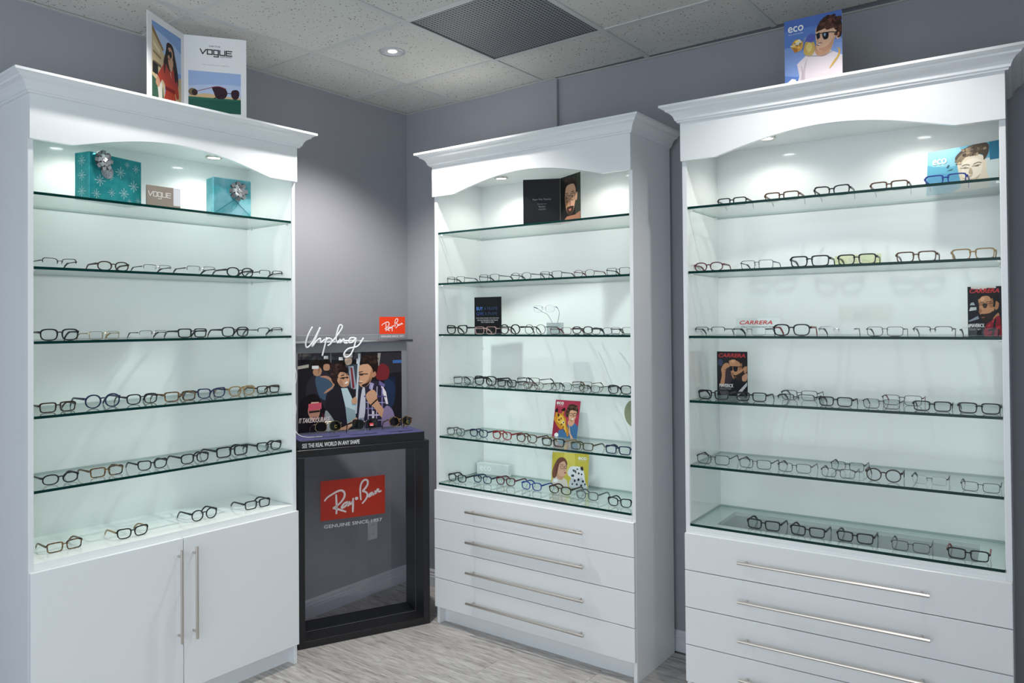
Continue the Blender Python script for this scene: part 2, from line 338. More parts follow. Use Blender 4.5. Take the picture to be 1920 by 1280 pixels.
def cabinet(C, shelves, label, doors):
    W, D = C.W, C.D; th = .0175
    t = thing('display_cabinet', label, 'cabinet', C.o, C.t, 'white lit display cabinets')
    for x0, x1 in ((0, th), (W-th, W)):
        mb = MB(); mb.box(x0, x1, 0, D, 0, ZV+.03, 0, .0008); mb.build('side_panel', WHITE, t)
    mb = MB(); mb.box(th, W-th, D-.008, D, .09, 2.40); mb.build('back_panel', WHITEIN, t)
    for x0, x1 in ((th, th+.0015), (W-th-.0015, W-th)):
        mb = MB(); mb.box(x0, x1, .004, D-.008, .735, 2.324); mb.build('inner_lining', WHITEIN, t)
    mb = MB(); mb.box(th, W-th, .0, D-.008, 2.325, 2.343); ip = mb.build('inner_top', WHITEIN, t)
    mb = MB(); mb.box(-.001, W+.001, -.018, D, ZT-.02, ZT-.0005); mb.build('top_panel', WHITE, t)
    mb = MB(); n = 40; top = []; bot = []
    for i in range(n+1):
        x = W*i/n; a = .145
        z = ZB if x < a or x > W-a else ZB+.071*math.sin(PI*(x-a)/(W-2*a))
        bot.append((x, z))
    xs_ = sorted(set([0, .145, W-.145, W]+[W*i/n for i in range(n+1)]))
    bot = [(x, ZB if x <= .145 or x >= W-.145 else ZB+.071*math.sin(PI*(x-.145)/(W-.29))) for x in xs_]
    k = len(bot)
    vs = [(x, -.018, z) for x, z in bot]+[(x, -.018, ZV+.003) for x, z in bot]+[(x, -.0004, z) for x, z in bot]+[(x, -.0004, ZV+.003) for x, z in bot]
    fs = [(i, i+1, k+i+1, k+i) for i in range(k-1)]+[(2*k+i, 3*k+i, 3*k+i+1, 2*k+i+1) for i in range(k-1)]+[(i, 2*k+i, 2*k+i+1, i+1) for i in range(k-1)]+[(k+i, k+i+1, 3*k+i+1, 3*k+i) for i in range(k-1)]+[(0, k, 3*k, 2*k), (k-1, 3*k-1, 4*k-1, 2*k-1)]
    mb.add(vs, fs); mb.build('valance', WHITE, t)
    mb = MB(); vs = []; kp = len(CROWN)
    for (px, py), (dx, dy) in (((0, D-.01), (-1, 0)), ((0, -.018), (-1, -1)), ((W, -.018), (1, -1)), ((W, D-.01), (1, 0))):
        vs += [(px+dx*a, py+dy*a, ZV+h) for a, h in CROWN]
    fs = []
    for s in range(3):
        for i in range(kp-1): fs.append((s*kp+i, s*kp+i+1, (s+1)*kp+i+1, (s+1)*kp+i))
    fs += [tuple(range(kp)), tuple(range(3*kp, 4*kp))]
    mb.add(vs, fs); mb.build('crown_moulding', WHITE, t)
    # lamps
    for x in (.29, W-.29):
        mb = MB(); mb.lathe([(.036, 0), (.036, -.006), (.03, -.008), (.027, -.004)], 24, 0, (x, .20, 2.325)); pk = mb.build('puck_light', NICKEL, t, True)
        mb = MB(); mb.lathe([(.027, -.004), (.0, -.0045)], 24, 0, (x, .20, 2.325)); mb.build('lamp_lens', PUCK, pk)
        ld = bpy.data.lights.new('puck_beam', 'SPOT'); ld.energy = PUCK_W; ld.spot_size = math.radians(150); ld.spot_blend = .5; ld.shadow_soft_size = .025; ld.color = (1, 1, .93)
        obj('puck_beam', ld, pk, (x, .20, 2.312))
    # glass shelves with pins
    for z in shelves[:-1] if doors else shelves:
        base = z == shelves[-1]; g = MB(); g.keep = True
        x0, x1, y0, y1 = th+.003, W-th-.003, (-.004 if base else .004), D-.010; z0, z1 = z-.010, z
        g.add([(x0,y0,z0),(x1,y0,z0),(x1,y1,z0),(x0,y1,z0)], [(3,2,1,0)], 0)
        g.add([(x0,y0,z1),(x1,y0,z1),(x1,y1,z1),(x0,y1,z1)], [(0,1,2,3)], 0)
        g.add([(x0,y0,z0),(x1,y0,z0),(x1,y0,z1),(x0,y0,z1)], [(0,1,2,3)], 1)
        g.add([(x0,y1,z0),(x1,y1,z0),(x1,y1,z1),(x0,y1,z1)], [(3,2,1,0)], 2)
        g.add([(x0,y0,z0),(x0,y1,z0),(x0,y1,z1),(x0,y0,z1)], [(3,2,1,0)], 2)
        g.add([(x1,y0,z0),(x1,y1,z0),(x1,y1,z1),(x1,y0,z1)], [(0,1,2,3)], 2)
        sh = g.build('glass_shelf', [SHELF, EDGE, EDGE2], t); sh['label'] = 'clear glass shelf with dark green polished edge'
        if not base:
            for px in (th+.0016, W-th-.0016):
                for py in (.03, D-.05):
                    q = MB(); s = 1 if px < .5 else -1; q.tube([(px, py, z0-.004), (px+s*.011, py, z0-.004)], .0035, 8); q.build('shelf_pin', PLAST, sh)
    # base
    if doors:
        mb = MB(); mb.box(th, W-th, .0, D-.008, .70, shelves[-1], 0, .0008); mb.build('base_shelf', WHITEIN, t)
        for s, hx in ((0, .533), (1, .597)):
            mb = MB(); x0, x1 = (.001, W/2-.0015) if s == 0 else (W/2+.0015, W-.001)
            mb.box(x0, x1, -.019, -.001, .092, .705, 0, .0012); d = mb.build('door', WHITE, t)
            h = bar_handle(.372, True).build('handle', NICKEL, d); h.location = (hx, -.051, .48); h['label'] = 'vertical brushed nickel bar handle'
    else:
        zt = shelves[-1]-.0102
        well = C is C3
        mb = MB(); rl, rf, rb, dz = .085, .075, .060, .13; yb = D-.008
        for q in ((th, W-th, 0, rf), (th, W-th, yb-rb, yb), (th, th+rl, rf, yb-rb), (W-th-rl, W-th, rf, yb-rb)): mb.box(*q, zt-.016, zt)
        if not well: mb.box(th+rl, W-th-rl, rf, yb-rb, zt-.016, zt)
        mb.build('base_rim' if well else 'base_panel', WHITEIN, t)
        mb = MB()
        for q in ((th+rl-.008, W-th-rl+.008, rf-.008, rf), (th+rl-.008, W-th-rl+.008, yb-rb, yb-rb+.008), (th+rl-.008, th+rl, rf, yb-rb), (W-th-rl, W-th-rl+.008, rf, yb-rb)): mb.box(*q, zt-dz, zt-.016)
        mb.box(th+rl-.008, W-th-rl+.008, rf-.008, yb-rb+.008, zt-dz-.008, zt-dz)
        if well: mb.build('recessed_well', mat('well_shade_grey', (.36, .39, .39), .4), t)  # grey colour carries the shade inside the recess
        mb = MB(); mb.box(th, W-th, -.0005, .018, .66, zt-.016); mb.build('front_rail', WHITE, t)
        dh = (.697-.090)/4
        for i in range(4):
            z1 = .697-i*dh; z0 = z1-dh+.003
            mb = MB(); mb.box(.001, W-.001, -.019, -.001, z0, z1, 0, .0012); d = mb.build('drawer', WHITE, t)
            L = .68 if C is C2 else .66
            h = bar_handle(L, False).build('handle', NICKEL, d); h.location = (.576 if C is C2 else .556, -.051, z1-.077); h['label'] = 'long horizontal brushed nickel bar handle'
    mb = MB(); mb.box(th, W-th, .045, .063, 0, .092); mb.build('plinth', WHITE, t)
    mb = MB(); mb.box(th, W-th, .0, D-.008, .092, .11); mb.build('bottom_panel', WHITE, t)
    return t
cabinet(C1, S1, 'white display cabinet with two doors below its lit glass shelves', True)
cabinet(C2, S2, 'white drawer cabinet with lit shelves beside the black display stand', False)
cabinet(C3, S3, 'white drawer cabinet with a blue poster standing on its crown', False)

# ================================================================ black branded display stand in the corner
DS_T = math.radians(65.305); DS_O = Vector((.541, -.430, 0))
DW, DD = .68, .262
stand = thing('display_stand', 'black open-frame display stand with purple top and subway poster board', 'display stand', DS_O, DS_T)
# local: x = -DW..0 (0 at right), y = depth behind the front
mb = MB(); ft = .034
mb.box(-DW, 0, 0, DD, .92, .955, 0, .001); mb.box(-DW, 0, 0, DD, 0, ft, 0, .001); mb.box(-DW, -DW+ft, 0, DD, ft, .92, 0, .001); mb.box(-ft, 0, 0, DD, ft, .92, 0, .001)
fr = mb.build('box_frame', BLACKW, stand)
mb = MB(); mb.box(-DW+ft, -ft, .116, .119, ft, ft+.0012); mb.box(-ft-.0012, -ft, .116, .119, ft, .92); mb.build('panel_channel', mat('channel_grey', (.12, .12, .13), .4), fr)
mb = MB(); mb.box(-DW+ft, -ft, DD-.010, DD-.006, ft, .92); pn = mb.build('acrylic_panel', PANEL, stand); pn['label'] = 'clear tinted acrylic back panel'
RED = mat('logo_red', lin('c23018'), .35); LOGOW = mat('logo_white', lin('f3e4e2'), .4); GREYTXT = mat('etched_grey', lin('d8d8dc'), .5)
RAYBAN = [[(205,650),(250,590),(340,530),(440,478),(505,472),(545,515),(538,585),(490,660),(420,725),(345,768)], [(345,768),(440,790),(572,836)], [(402,535),(406,650),(410,760),(404,870)],
 [(605,662),(545,688),(497,745),(508,768),(560,735),(602,685),(592,730),(626,722)], [(628,655),(634,705),(662,692),(692,640)], [(692,600),(689,720),(684,848)],
 [(828,640),(820,560),(816,450),(838,350),(890,292),(942,302),(946,365),(908,432),(862,482),(890,492),(934,522),(934,585),(898,645),(848,702)],
 [(1034,506),(985,532),(962,577),(992,570),(1040,520),(1034,552),(1064,540)], [(1076,478),(1084,532),(1108,482),(1132,455),(1142,500),(1192,482)]]
def rayban(mb, x0, z0, wd, ht, y, mi=0, stroke=.05):
    for st in RAYBAN:
        pts = []
        for px, py in st:
            u_ = (px-140)/1113; v_ = (py-(315-110*u_))/672; pts.append((x0+u_*wd, z0+(1-v_)*ht))
        ribbon(mb, pts, stroke*wd*.62, y, mi)
    cx, cz = x0+(752-140)/1113*wd, z0+(1-(610-(315-110*.55))/672)*ht
    r = .028*wd; mb.add([(cx+r*math.cos(a*PI/6), y, cz+.9*r*math.sin(a*PI/6)) for a in range(12)], [tuple(range(12))], mi)
mb = MB(); x0, x1, z0, z1 = -.507, -.157, .538, .745; yp = DD-.0106
mb.box(x0, x1, yp-.0006, yp, z0, z1); sg = mb.build('logo_panel', RED, pn); 
mb = MB(); rayban(mb, x0, z0, x1-x0, z1-z0, yp-.0012); mb.build('logo_lettering', LOGOW, pn)
mb = MB(); put_text(mb, 'GENUINE SINCE 1937', x0+.018, z0-.040, x1-x0-.036, .017, yp-.0008, bold=.0007); mb.build('slogan_lettering', GREYTXT, pn)
# plinth top
mb = MB(); mb.box(-DW+.012, -.022, .008, DD-.03, .9552, .9985, 0, .001); ris = mb.build('riser', BLACKW, stand)
mb = MB(); mb.box(-DW+.012, -.022, .008, DD-.03, .9986, 1.001); mb.build('felt_top', PURPLE, stand)
mb = MB(); put_text(mb, 'SEE THE REAL WORLD IN ANY SHAPE', -.655, .965, .285, .0205, .0076, bold=.0004); mb.build('slogan_lettering', mat('slogan_white', (.75, .75, .75), .5), ris)
BY = .200   # board depth
mb = MB(); mb.box(-.640, -.045, BY, BY+.012, 1.001, 1.508, 0, .001); board = mb.build('poster_board', GREYM, stand)
mb = MB(); mb.box(-.664, -.642, BY-.012, BY+.016, 1.001, 1.543, 0, .001); mb.build('post', GREYM, stand)
mb = MB(); mb.tube([(-.655, BY-.010, 1.473), (-.016, BY-.010, 1.473)], .009, 14); mb.build('rail', ALU, stand, True)
mb = MB(); mb.box(-.200, -.055, BY-.003, BY-.001, 1.509, 1.601); q = mb.build('logo_sign', mat('logo_sign_red', lin('e23c14'), .35), stand)
mb = MB(); rayban(mb, -.196, 1.512, .137, .085, BY-.0036); mb.build('logo_lettering', LOGOW, q)
mb = MB(); mb.box(-.205, -.050, BY-.0045, BY-.0005, 1.484, 1.509); q2 = mb.build('sign_holder', GREYM, q)
mb = MB(); put_text(mb, 'GENUINE SINCE 1937', -.192, 1.492, .128, .009, BY-.005); mb.build('slogan_lettering', LOGOW, q)
UNPLUG = [[(205,65),(160,150),(135,240),(150,280),(205,225),(285,72)], [(285,72),(240,180),(200,272),(248,212),(285,188),(288,232),(335,196)], [(352,178),(330,270),(305,370)], [(330,235),(365,190),(402,200),(396,242),(362,266)],
 [(396,242),(470,150),(517,72),(492,50),(466,110),(450,200),(470,238),(495,196)], [(495,196),(492,240),(532,198),(538,238),(572,242)], [(652,188),(602,190),(588,236),(632,230),(662,190),(642,290),(600,372),(552,392),(534,356),(580,302),(682,276),(746,190)]]
mb = MB(); ox, oz, sc = -.640, 1.55, 5.818
for st in UNPLUG:
    pts = [(-.637+((px-55)/5.818)*.00288, BY-.026, 1.505-((py-160)/5.818)*.00285) for px, py in st]
    S = spline(pts, 6); mb.tube(S, .0042, 8)
mb.build('script_lettering', mat('neon_white', (.85, .86, .88), .3), stand, True)['label'] = 'white script lettering reading Unplug'
mb = MB(); put_text(mb, 'IT', -.628, 1.062, .012, .024, BY-.0042, .1, bold=.0004); put_text(mb, 'TAKES', -.613, 1.062, .055, .024, BY-.0042, .22, bold=.0004); put_text(mb, 'COURAGE', -.556, 1.062, .085, .024, BY-.0042, .1, bold=.0004); mb.build('caption_lettering', LOGOW, board)
mb = MB()
S = spline([(-.668, .19, 1.44), (-.655, .17, 1.36), (-.645, .165, 1.30), (-.66, .17, 1.22), (-.648, .165, 1.14), (-.66, .165, 1.07), (-.65, .14, 1.02), (-.62, .10, 1.0045), (-.57, .075, 1.0045)], 6)
mb.tube(S, .0022, 8); mb.tube([(-.57, .075, 1.0048), (-.54, .070, 1.0048)], .0035, 8)
cb = mb.build('cable', PLAST, None, True); tag(cb, 'thin white headphone cable hanging along the grey post to its jack plug', 'cable'); cb.location = DS_O; cb.rotation_euler = (0, 0, DS_T)
# ================================================================ eyeglasses
FC = {'black': (.012, .012, .014), 'dark brown': (.035, .018, .010), 'brown': (.10, .05, .028), 'navy': (.012, .02, .07), 'blue': (.02, .05, .28), 'red': (.28, .015, .02),
      'wine': (.10, .012, .025), 'olive': (.07, .07, .03), 'tan': (.30, .20, .09), 'grey': (.12, .13, .14), 'pink': (.55, .36, .34), 'silver': (.35, .35, .36), 'gold': (.55, .42, .22), 'gunmetal': (.05, .05, .055)}
def fcol(c):
    metal = c in ('silver', 'gold', 'gunmetal')
    return mat('frame_'+c.replace(' ', '_'), FC[c], .3 if not metal else .28, metal=1 if metal else 0, spec=.3)
TORT = mat('frame_tortoise', (.1, .05, .02), .25, spec=.6)
n_, l_, b_ = nodes(TORT); tc = n_.new('ShaderNodeTexCoord'); nz = n_.new('ShaderNodeTexNoise'); nz.inputs['Scale'].default_value = 120; cr = n_.new('ShaderNodeValToRGB')
cr.color_ramp.elements[0].position = .42; cr.color_ramp.elements[0].color = (.012, .007, .004, 1); cr.color_ramp.elements[1].position = .6; cr.color_ramp.elements[1].color = (.24, .12, .035, 1)
l_.new(tc.outputs['Object'], nz.inputs['Vector']); l_.new(nz.outputs[0], cr.inputs[0]); l_.new(cr.outputs[0], b_.inputs['Base Color'])
MATS['frame_tortoise'] = TORT; FC['tortoise'] = (0, 0, 0)
SH = {'rect': (.053, .033, 4.6), 'soft': (.052, .037, 3.0), 'round': (.048, .043, 2.15), 'oval': (.052, .034, 2.4), 'cat': (.053, .037, 3.0), 'aviator': (.056, .048, 2.5), 'wayfarer': (.052, .042, 3.2)}
def outline(shape, grow=0, n=30):
    wd, ht, e = SH[shape]; pts = []
    for i in range(n):
        a = 2*PI*i/n; c, s = math.cos(a), math.sin(a)
        x = math.copysign(abs(c)**(2/e), c)*(wd/2+grow); z = math.copysign(abs(s)**(2/e), s)*(ht/2+grow)
        k = z/(ht/2)
        if shape in ('rect', 'soft', 'cat', 'wayfarer'): x *= 1+.045*k
        if shape == 'cat': z += .0045*max(0, x/(wd/2))**2*(1 if k > 0 else .4)
        if shape == 'aviator': x += -.004*k + (0 if k > 0 else .003*k); z -= .003*max(0, -x/(wd/2))
        if shape == 'wayfarer': z += .003*(x/(wd/2))*(1 if k > 0 else .2)
        pts.append((x, z))
    return pts
BRG = .018
_gm = {}
def gmesh(shape, kind):
    key = (shape, kind)
    if key in _gm: return _gm[key]
    wd, ht, e = SH[shape]
    t, d = {'thick': (.0037, .0045), 'wire': (.0018, .0024), 'half': (.0024, .0028), 'rimless': (.0006, .0014)}[kind]
    wrap = lambda x: .85*x*x
    zc = ht/2+t; cx = BRG/2+wd/2+(.002 if kind == 'thick' else 0)
    mb = MB()
    inn, out = outline(shape), outline(shape, t); n = len(inn)
    for s in (-1, 1):
        keep = [i for i in range(n)]
        ring = []
        for i in range(n):
            tt = 1.0
            if kind == 'thick' and inn[i][1] > 0: tt = 1.25
            ix, iz = inn[i]; oxx, oz_ = ix+(out[i][0]-ix)*tt, iz+(out[i][1]-iz)*tt
            xa, xb = s*(cx+ix), s*(cx+oxx)
            ring.append(((xa, wrap(xa)-d/2, zc+iz), (xb, wrap(xb)-d/2, zc+oz_), (xb, wrap(xb)+d/2, zc+oz_), (xa, wrap(xa)+d/2, zc+iz)))
        vs = [p for q in ring for p in q]; fs = []
        for i in range(n):
            j = (i+1) % n
            if kind == 'half' and (inn[i][1] < -.02*ht or inn[j][1] < -.02*ht): continue
            for a in range(4): b = (a+1) % 4; fs.append((i*4+a, i*4+b, j*4+b, j*4+a))
        mb.add(vs, fs)
    # bridge, end pieces
    bz = zc+ht*(.22 if kind != 'wire' else .26); gap = BRG/2+.003
    rb = {'thick': .0026, 'wire': .0012, 'half': .0015, 'rimless': .0014}[kind]
    mb.tube([(-gap, wrap(gap), bz-.001), (-gap*.5, -.001, bz+.0015), (0, -.0015, bz+.0022), (gap*.5, -.001, bz+.0015), (gap, wrap(gap), bz-.001)], rb, 6)
    if shape == 'aviator': mb.tube([(-gap-.004, wrap(gap), zc+ht*.46), (gap+.004, wrap(gap), zc+ht*.46)], rb, 6)
    hx = cx+wd/2+t; hz = zc+ht*.27
    for s in (-1, 1):
        h = .0035 if kind == 'thick' else .0016
        x0, x1 = s*(hx-.002), s*(hx+.004)
        mb.add([(x0, wrap(hx)-.002, hz-h), (x1, wrap(hx)+.001, hz-h), (x1, wrap(hx)+.005, hz-h), (x0, wrap(hx)+.002, hz-h), (x0, wrap(hx)-.002, hz+h), (x1, wrap(hx)+.001, hz+h), (x1, wrap(hx)+.005, hz+h), (x0, wrap(hx)+.002, hz+h)], [(3,2,1,0),(4,5,6,7),(0,1,5,4),(1,2,6,5),(2,3,7,6),(3,0,4,7)])
        if kind != 'thick':      # nose pads on wires
            mb.tube([(s*(BRG/2+.001), .001, bz-.004), (s*(BRG/2-.001), .006, bz-.007), (s*(BRG/2-.002), .007, bz-.012)], .0007, 5)
    fm = mb.mesh('front_frame', [fcol('black')])
    lens = []; tmp = []
    for s in (-1, 1):
        mb = MB(); pts = outline(shape, t*.4)
        mb.add([(s*(cx+x), wrap(cx+x)+.0002, zc+z) for x, z in pts]+[(s*cx, wrap(cx)-.0006, zc)], [((i, (i+1) % n, n) if s > 0 else ((i+1) % n, i, n)) for i in range(n)]); mb.keep = True
        lens.append(mb.mesh('lens', [LENS]))
        mb = MB(); x = s*(hx+.0035); y0 = wrap(hx)+.004
        a, b = {'thick': (.0017, .0036), 'wire': (.0010, .0018), 'half': (.0011, .0020), 'rimless': (.0013, .0024)}[kind]
        path = [(x, y0, hz, 1.25), (x, y0+.03, hz, 1.0), (x, .085, hz-.0005, .85), (x-s*.002, .100, hz-.0025, .95), (x-s*.004, .118, hz*.62, 1.15), (x-s*.006, .134, b*(1.2 if kind == 'thick' else 2.0), 1.2)]
        if kind != 'thick': path = [(p[0], p[1], p[2], p[3] if i < 3 else 2.0) for i, p in enumerate(path)]
        vs = []; fs = []
        for px, py, pz, q in path: vs += [(px-a, py, pz-b*q), (px+a, py, pz-b*q), (px+a, py, pz+b*q), (px-a, py, pz+b*q)]
        for i in range(len(path)-1):
            for c in range(4): e_ = (c+1) % 4; fs.append((i*4+c, i*4+e_, i*4+4+e_, i*4+4+c))
        fs += [(0, 1, 2, 3), tuple(range(len(path)*4-4, len(path)*4))]
        mb.add(vs, fs); tmp.append(mb.mesh('temple', [fcol('black')]))
    _gm[key] = (fm, lens, tmp, 2*(hx+.004)); return _gm[key]
KW = {'thick': 'thick-rim', 'wire': 'wire-rim', 'half': 'half-rim', 'rimless': 'rimless'}
SW = {'rect': 'rectangular', 'soft': 'squarish', 'round': 'round', 'oval': 'oval', 'cat': 'upswept', 'aviator': 'aviator', 'wayfarer': 'square'}
ORD = ['first', 'second', 'third', 'fourth', 'fifth', 'sixth', 'seventh', 'eighth', 'ninth', 'tenth']
def glasses(loc, rz, scale, shape, kind, color, tcolor=None, label='', group=None, lensmat=LENS, name='eyeglasses', cat='eyeglasses'):
    fm, lens, tmp, _ = gmesh(shape, kind)
    t = thing(name, label, cat, loc, rz, group); t.scale = (scale,)*3
    omat(obj('front_frame', fm, t), fcol(color))
    for m in lens: omat(obj('lens', m, t), lensmat)
    for m in tmp: omat(obj('temple', m, t), fcol(tcolor or color))
    return t
SHN = ['top shelf', 'second shelf', 'third shelf', 'fourth shelf', 'fifth shelf', 'bottom shelf']
# (uL, uR, shape, kind, colour, depth, temple colour)
ROWS = [
 (C1, 1, [(77,146,'cat','half','black',.06), (181,243.5,'oval','thick','dark brown',.06), (267,323,'rect','half','silver',.06,'black'), (349,406,'rect','half','silver',.06,'black'), (424,477,'oval','thick','black',.06), (490,536,'rect','half','gunmetal',.06,'black')]),
 (C1, 2, [(73,149.5,'soft','thick','black',.06), (165,226,'rect','wire','gold',.06,'tan'), (260,315,'rect','half','silver',.06,'black'), (332.5,389.6,'rect','thick','black',.06), (415,467.6,'soft','thick','black',.06), (490,538.5,'rect','half','black',.06)]),
 (C1, 3, [(72,144.4,'rect','thick','dark brown',.09), (157,228,'round','thick','navy',.10), (236,297,'soft','thick','black',.11), (307,369,'rect','thick','tortoise',.09), (376,430.6,'cat','thick','navy',.10), (435.7,487,'soft','thick','tan',.09), (496.5,540,'rect','thick','dark brown',.09)]),
 (C1, 4, [(77,149.5,'oval','thick','black',.07), (167,233.5,'rect','thick','tortoise',.075), (257,315,'cat','thick','black',.065), (337.6,393.7,'soft','thick','black',.06), (404,467,'rect','thick','black',.075), (481,529,'cat','thick','black',.07)]),
 (C1, 5, [(85.7,156,'rect','thick','tortoise',.085), (218,279.5,'cat','thick','black',.06,'tan'), (357.7,409,'round','thick','black',.08), (458.5,508,'rect','thick','black',.077)]),
 (C2, 1, [(837,872,'rect','wire','gunmetal',.06), (897,937,'rect','wire','gunmetal',.06), (956,997,'oval','wire','black',.06), (1011,1054.5,'rect','wire','gunmetal',.06), (1074,1116,'oval','wire','wine',.06), (1135,1183,'rect','wire','gunmetal',.06)]),
 (C2, 2, [(836,877,'cat','thick','black',.04), (889,931,'rect','wire','pink',.04), (936,976,'round','thick','black',.04), (982,1024,'round','wire','gunmetal',.04), (1030,1072,'rect','wire','wine',.04), (1072,1112,'oval','thick','black',.205), (1108,1148,'oval','wire','gunmetal',.04), (1146,1184,'rect','wire','gunmetal',.205)]),
 (C2, 3, [(839,878.6,'rect','wire','gunmetal',.11), (883,926.7,'soft','thick','black',.10), (931,968.7,'rect','thick','black',.085), (968,1012.6,'rect','wire','black',.22), (980,1020,'oval','wire','wine',.05), (1031.6,1072.8,'soft','wire','gunmetal',.06), (1071.8,1110.6,'rect','wire','brown',.22), (1085,1125,'oval','wire','dark brown',.05), (1138,1185.6,'soft','thick','black',.04)]),
 (C2, 4, [(829.8,864.9,'soft','thick','grey',.055), (878,913,'soft','thick','navy',.085), (922,960,'soft','thick','red',.085), (967,1007.5,'soft','thick','brown',.075), (1014,1059,'rect','thick','black',.05,'tan'), (1069,1113,'rect','thick','olive',.035), (1133.7,1183.5,'rect','thick','navy',.03)]),
 (C2, 5, [(836,871,'soft','thick','black',.065), (885,920,'soft','thick','navy',.115), (928.5,966,'cat','thick','wine',.14), (976.6,1016,'soft','thick','blue',.125), (1028,1072,'oval','thick','dark brown',.13), (1079,1122.7,'soft','thick','grey',.105), (1138,1185,'cat','thick','black',.07)]),
 (C3, 0, [(1344,1401,'rect','thick','black',.10), (1432,1500,'rect','thick','brown',.10), (1524.4,1595.5,'cat','thick','black',.09), (1630,1705,'rect','thick','brown',.09), (1732,1815,'rect','thick','blue',.07)]),
 (C3, 1, [(1299,1355.6,'oval','thick','wine',.06), (1387,1452,'rect','wire','navy',.07), (1480,1557,'rect','thick','black',.06), (1568.7,1645,'rect','thick','black',.06), (1678,1758.5,'rect','thick','brown',.07), (1781.8,1868.5,'rect','thick','tan',.07)]),
 (C3, 2, [(1297,1356,'rect','half','black',.06), (1373,1438,'rect','rimless','gunmetal',.06,'black'), (1448,1521,'soft','thick','black',.06,'red'), (1533,1604,'rect','half','silver',.06,'black'), (1622.7,1696.6,'rect','wire','black',.06), (1710,1789,'rect','half','black',.06), (1798.7,1875,'rect','rimless','gunmetal',.06,'black')]),
 (C3, 3, [(1303,1363,'rect','thick','black',.085), (1378,1438.8,'rect','thick','black',.08), (1456,1530,'rect','half','black',.05), (1463,1535,'rect','wire','gunmetal',.218), (1535,1598.6,'rect','thick','black',.06), (1616,1690,'rect','wire','black',.06), (1652,1731.6,'rect','wire','gunmetal',.218,'red'), (1710,1786,'rect','thick','black',.065), (1794.5,1878.8,'rect','thick','black',.06)]),
 (C3, 4, [(1300.6,1365,'rect','wire','black',.06), (1383.8,1448,'rect','wire','black',.06), (1456.6,1523,'rect','wire','gunmetal',.06), (1556,1622.7,'rect','wire','black',.20), (1537.8,1605.5,'rect','wire','black',.045), (1621.6,1692.4,'round','thick','dark brown',.055), (1710,1775.6,'rect','rimless','gunmetal',.09,'black'), (1799.7,1878,'rect','wire','black',.045)]),
 (C3, 5, [(1399,1464.5,'rect','thick','black',.06), (1480,1548.8,'rect','thick','black',.055), (1567,1640,'rect','thick','black',.065), (1669,1746.4,'rect','wire','gunmetal',.05), (1774,1857.5,'rect','thick','black',.05,'red')]),
]
SHZ = {id(C1): S1, id(C2): S2, id(C3): S3}
TIP = .137                                   # how far the temples reach behind the front
for C, si, row in ROWS:
    z = SHZ[id(C)][si]
    def xat(u_, dep):
        v_ = 640
        for _ in range(4):
            x, zq = C.onfront(u_, v_, dep); v_ += (zq-z-.02)*360
        return x
    it = []
    for r in row:
        a, b = xat(r[0], r[5]), xat(r[1], r[5]); nat = gmesh(r[2], r[3])[3]+.003
        it.append({'x': (a+b)/2, 'want': (a+b)/2, 'sc': max(.86, min(1.10, (b-a)/nat)), 'nat': nat, 'yaw': random.uniform(-.025, .025), 'd': r[5]})
    for attempt in range(12):                # no pair may stand in its neighbour: push overlapping pairs apart along the shelf
        for q in it: q['x'] = q['want']
        for _ in range(400):
            worst = 0
            for i in range(len(it)):
                for j in range(i+1, len(it)):
                    p_, q = it[i], it[j]
                    if p_['d']-.012 > q['d']+TIP*q['sc'] or q['d']-.012 > p_['d']+TIP*p_['sc']: continue
                    need = (p_['nat']*p_['sc']+q['nat']*q['sc'])/2+.001+TIP*abs(p_['yaw']-q['yaw']); dx = q['x']-p_['x']; lack = need-abs(dx)
                    if lack > 1e-5:
                        s = 1 if dx >= 0 else -1; p_['x'] -= s*lack/2; q['x'] += s*lack/2; worst = max(worst, lack)
            for q in it:
                m = .0195+.002+q['nat']*q['sc']/2+TIP*q['sc']*abs(q['yaw']); c = max(m, min(C.W-m, q['x'])); worst = max(worst, abs(c-q['x'])); q['x'] = c
            if worst < 2e-4: break
        if worst < 1e-3: break
        for q in it: q['sc'] *= .975
    order = sorted(range(len(row)), key=lambda i: row[i][0]+row[i][1], reverse=(C is C1))
    for k, i in enumerate(order):
        r = row[i]; shape, kind, color, dep = r[2:6]; tcol = r[6] if len(r) > 6 else None
        anchor = {id(C1): 'display stand', id(C2): 'display stand', id(C3): 'cabinet gap'}[id(C)]
        cabn = {id(C1): 'two-door cabinet', id(C2): 'middle drawer cabinet', id(C3): 'blue-poster drawer cabinet'}[id(C)]
        extra = ' %s-templed' % tcol if tcol else ''
        lab = '%s%s %s %s glasses, %s from %s, %s of %s' % (color, extra, SW[shape], KW[kind], ORD[k], anchor, SHN[si], cabn)
        assert 4 <= len(lab.split()) <= 16, lab
        glasses(C.w(it[i]['x'], dep, z+.0001), C.t+it[i]['yaw'], it[i]['sc'], shape, kind, color, tcol, lab, 'eyeglasses on the %s of the %s' % (SHN[si], cabn))
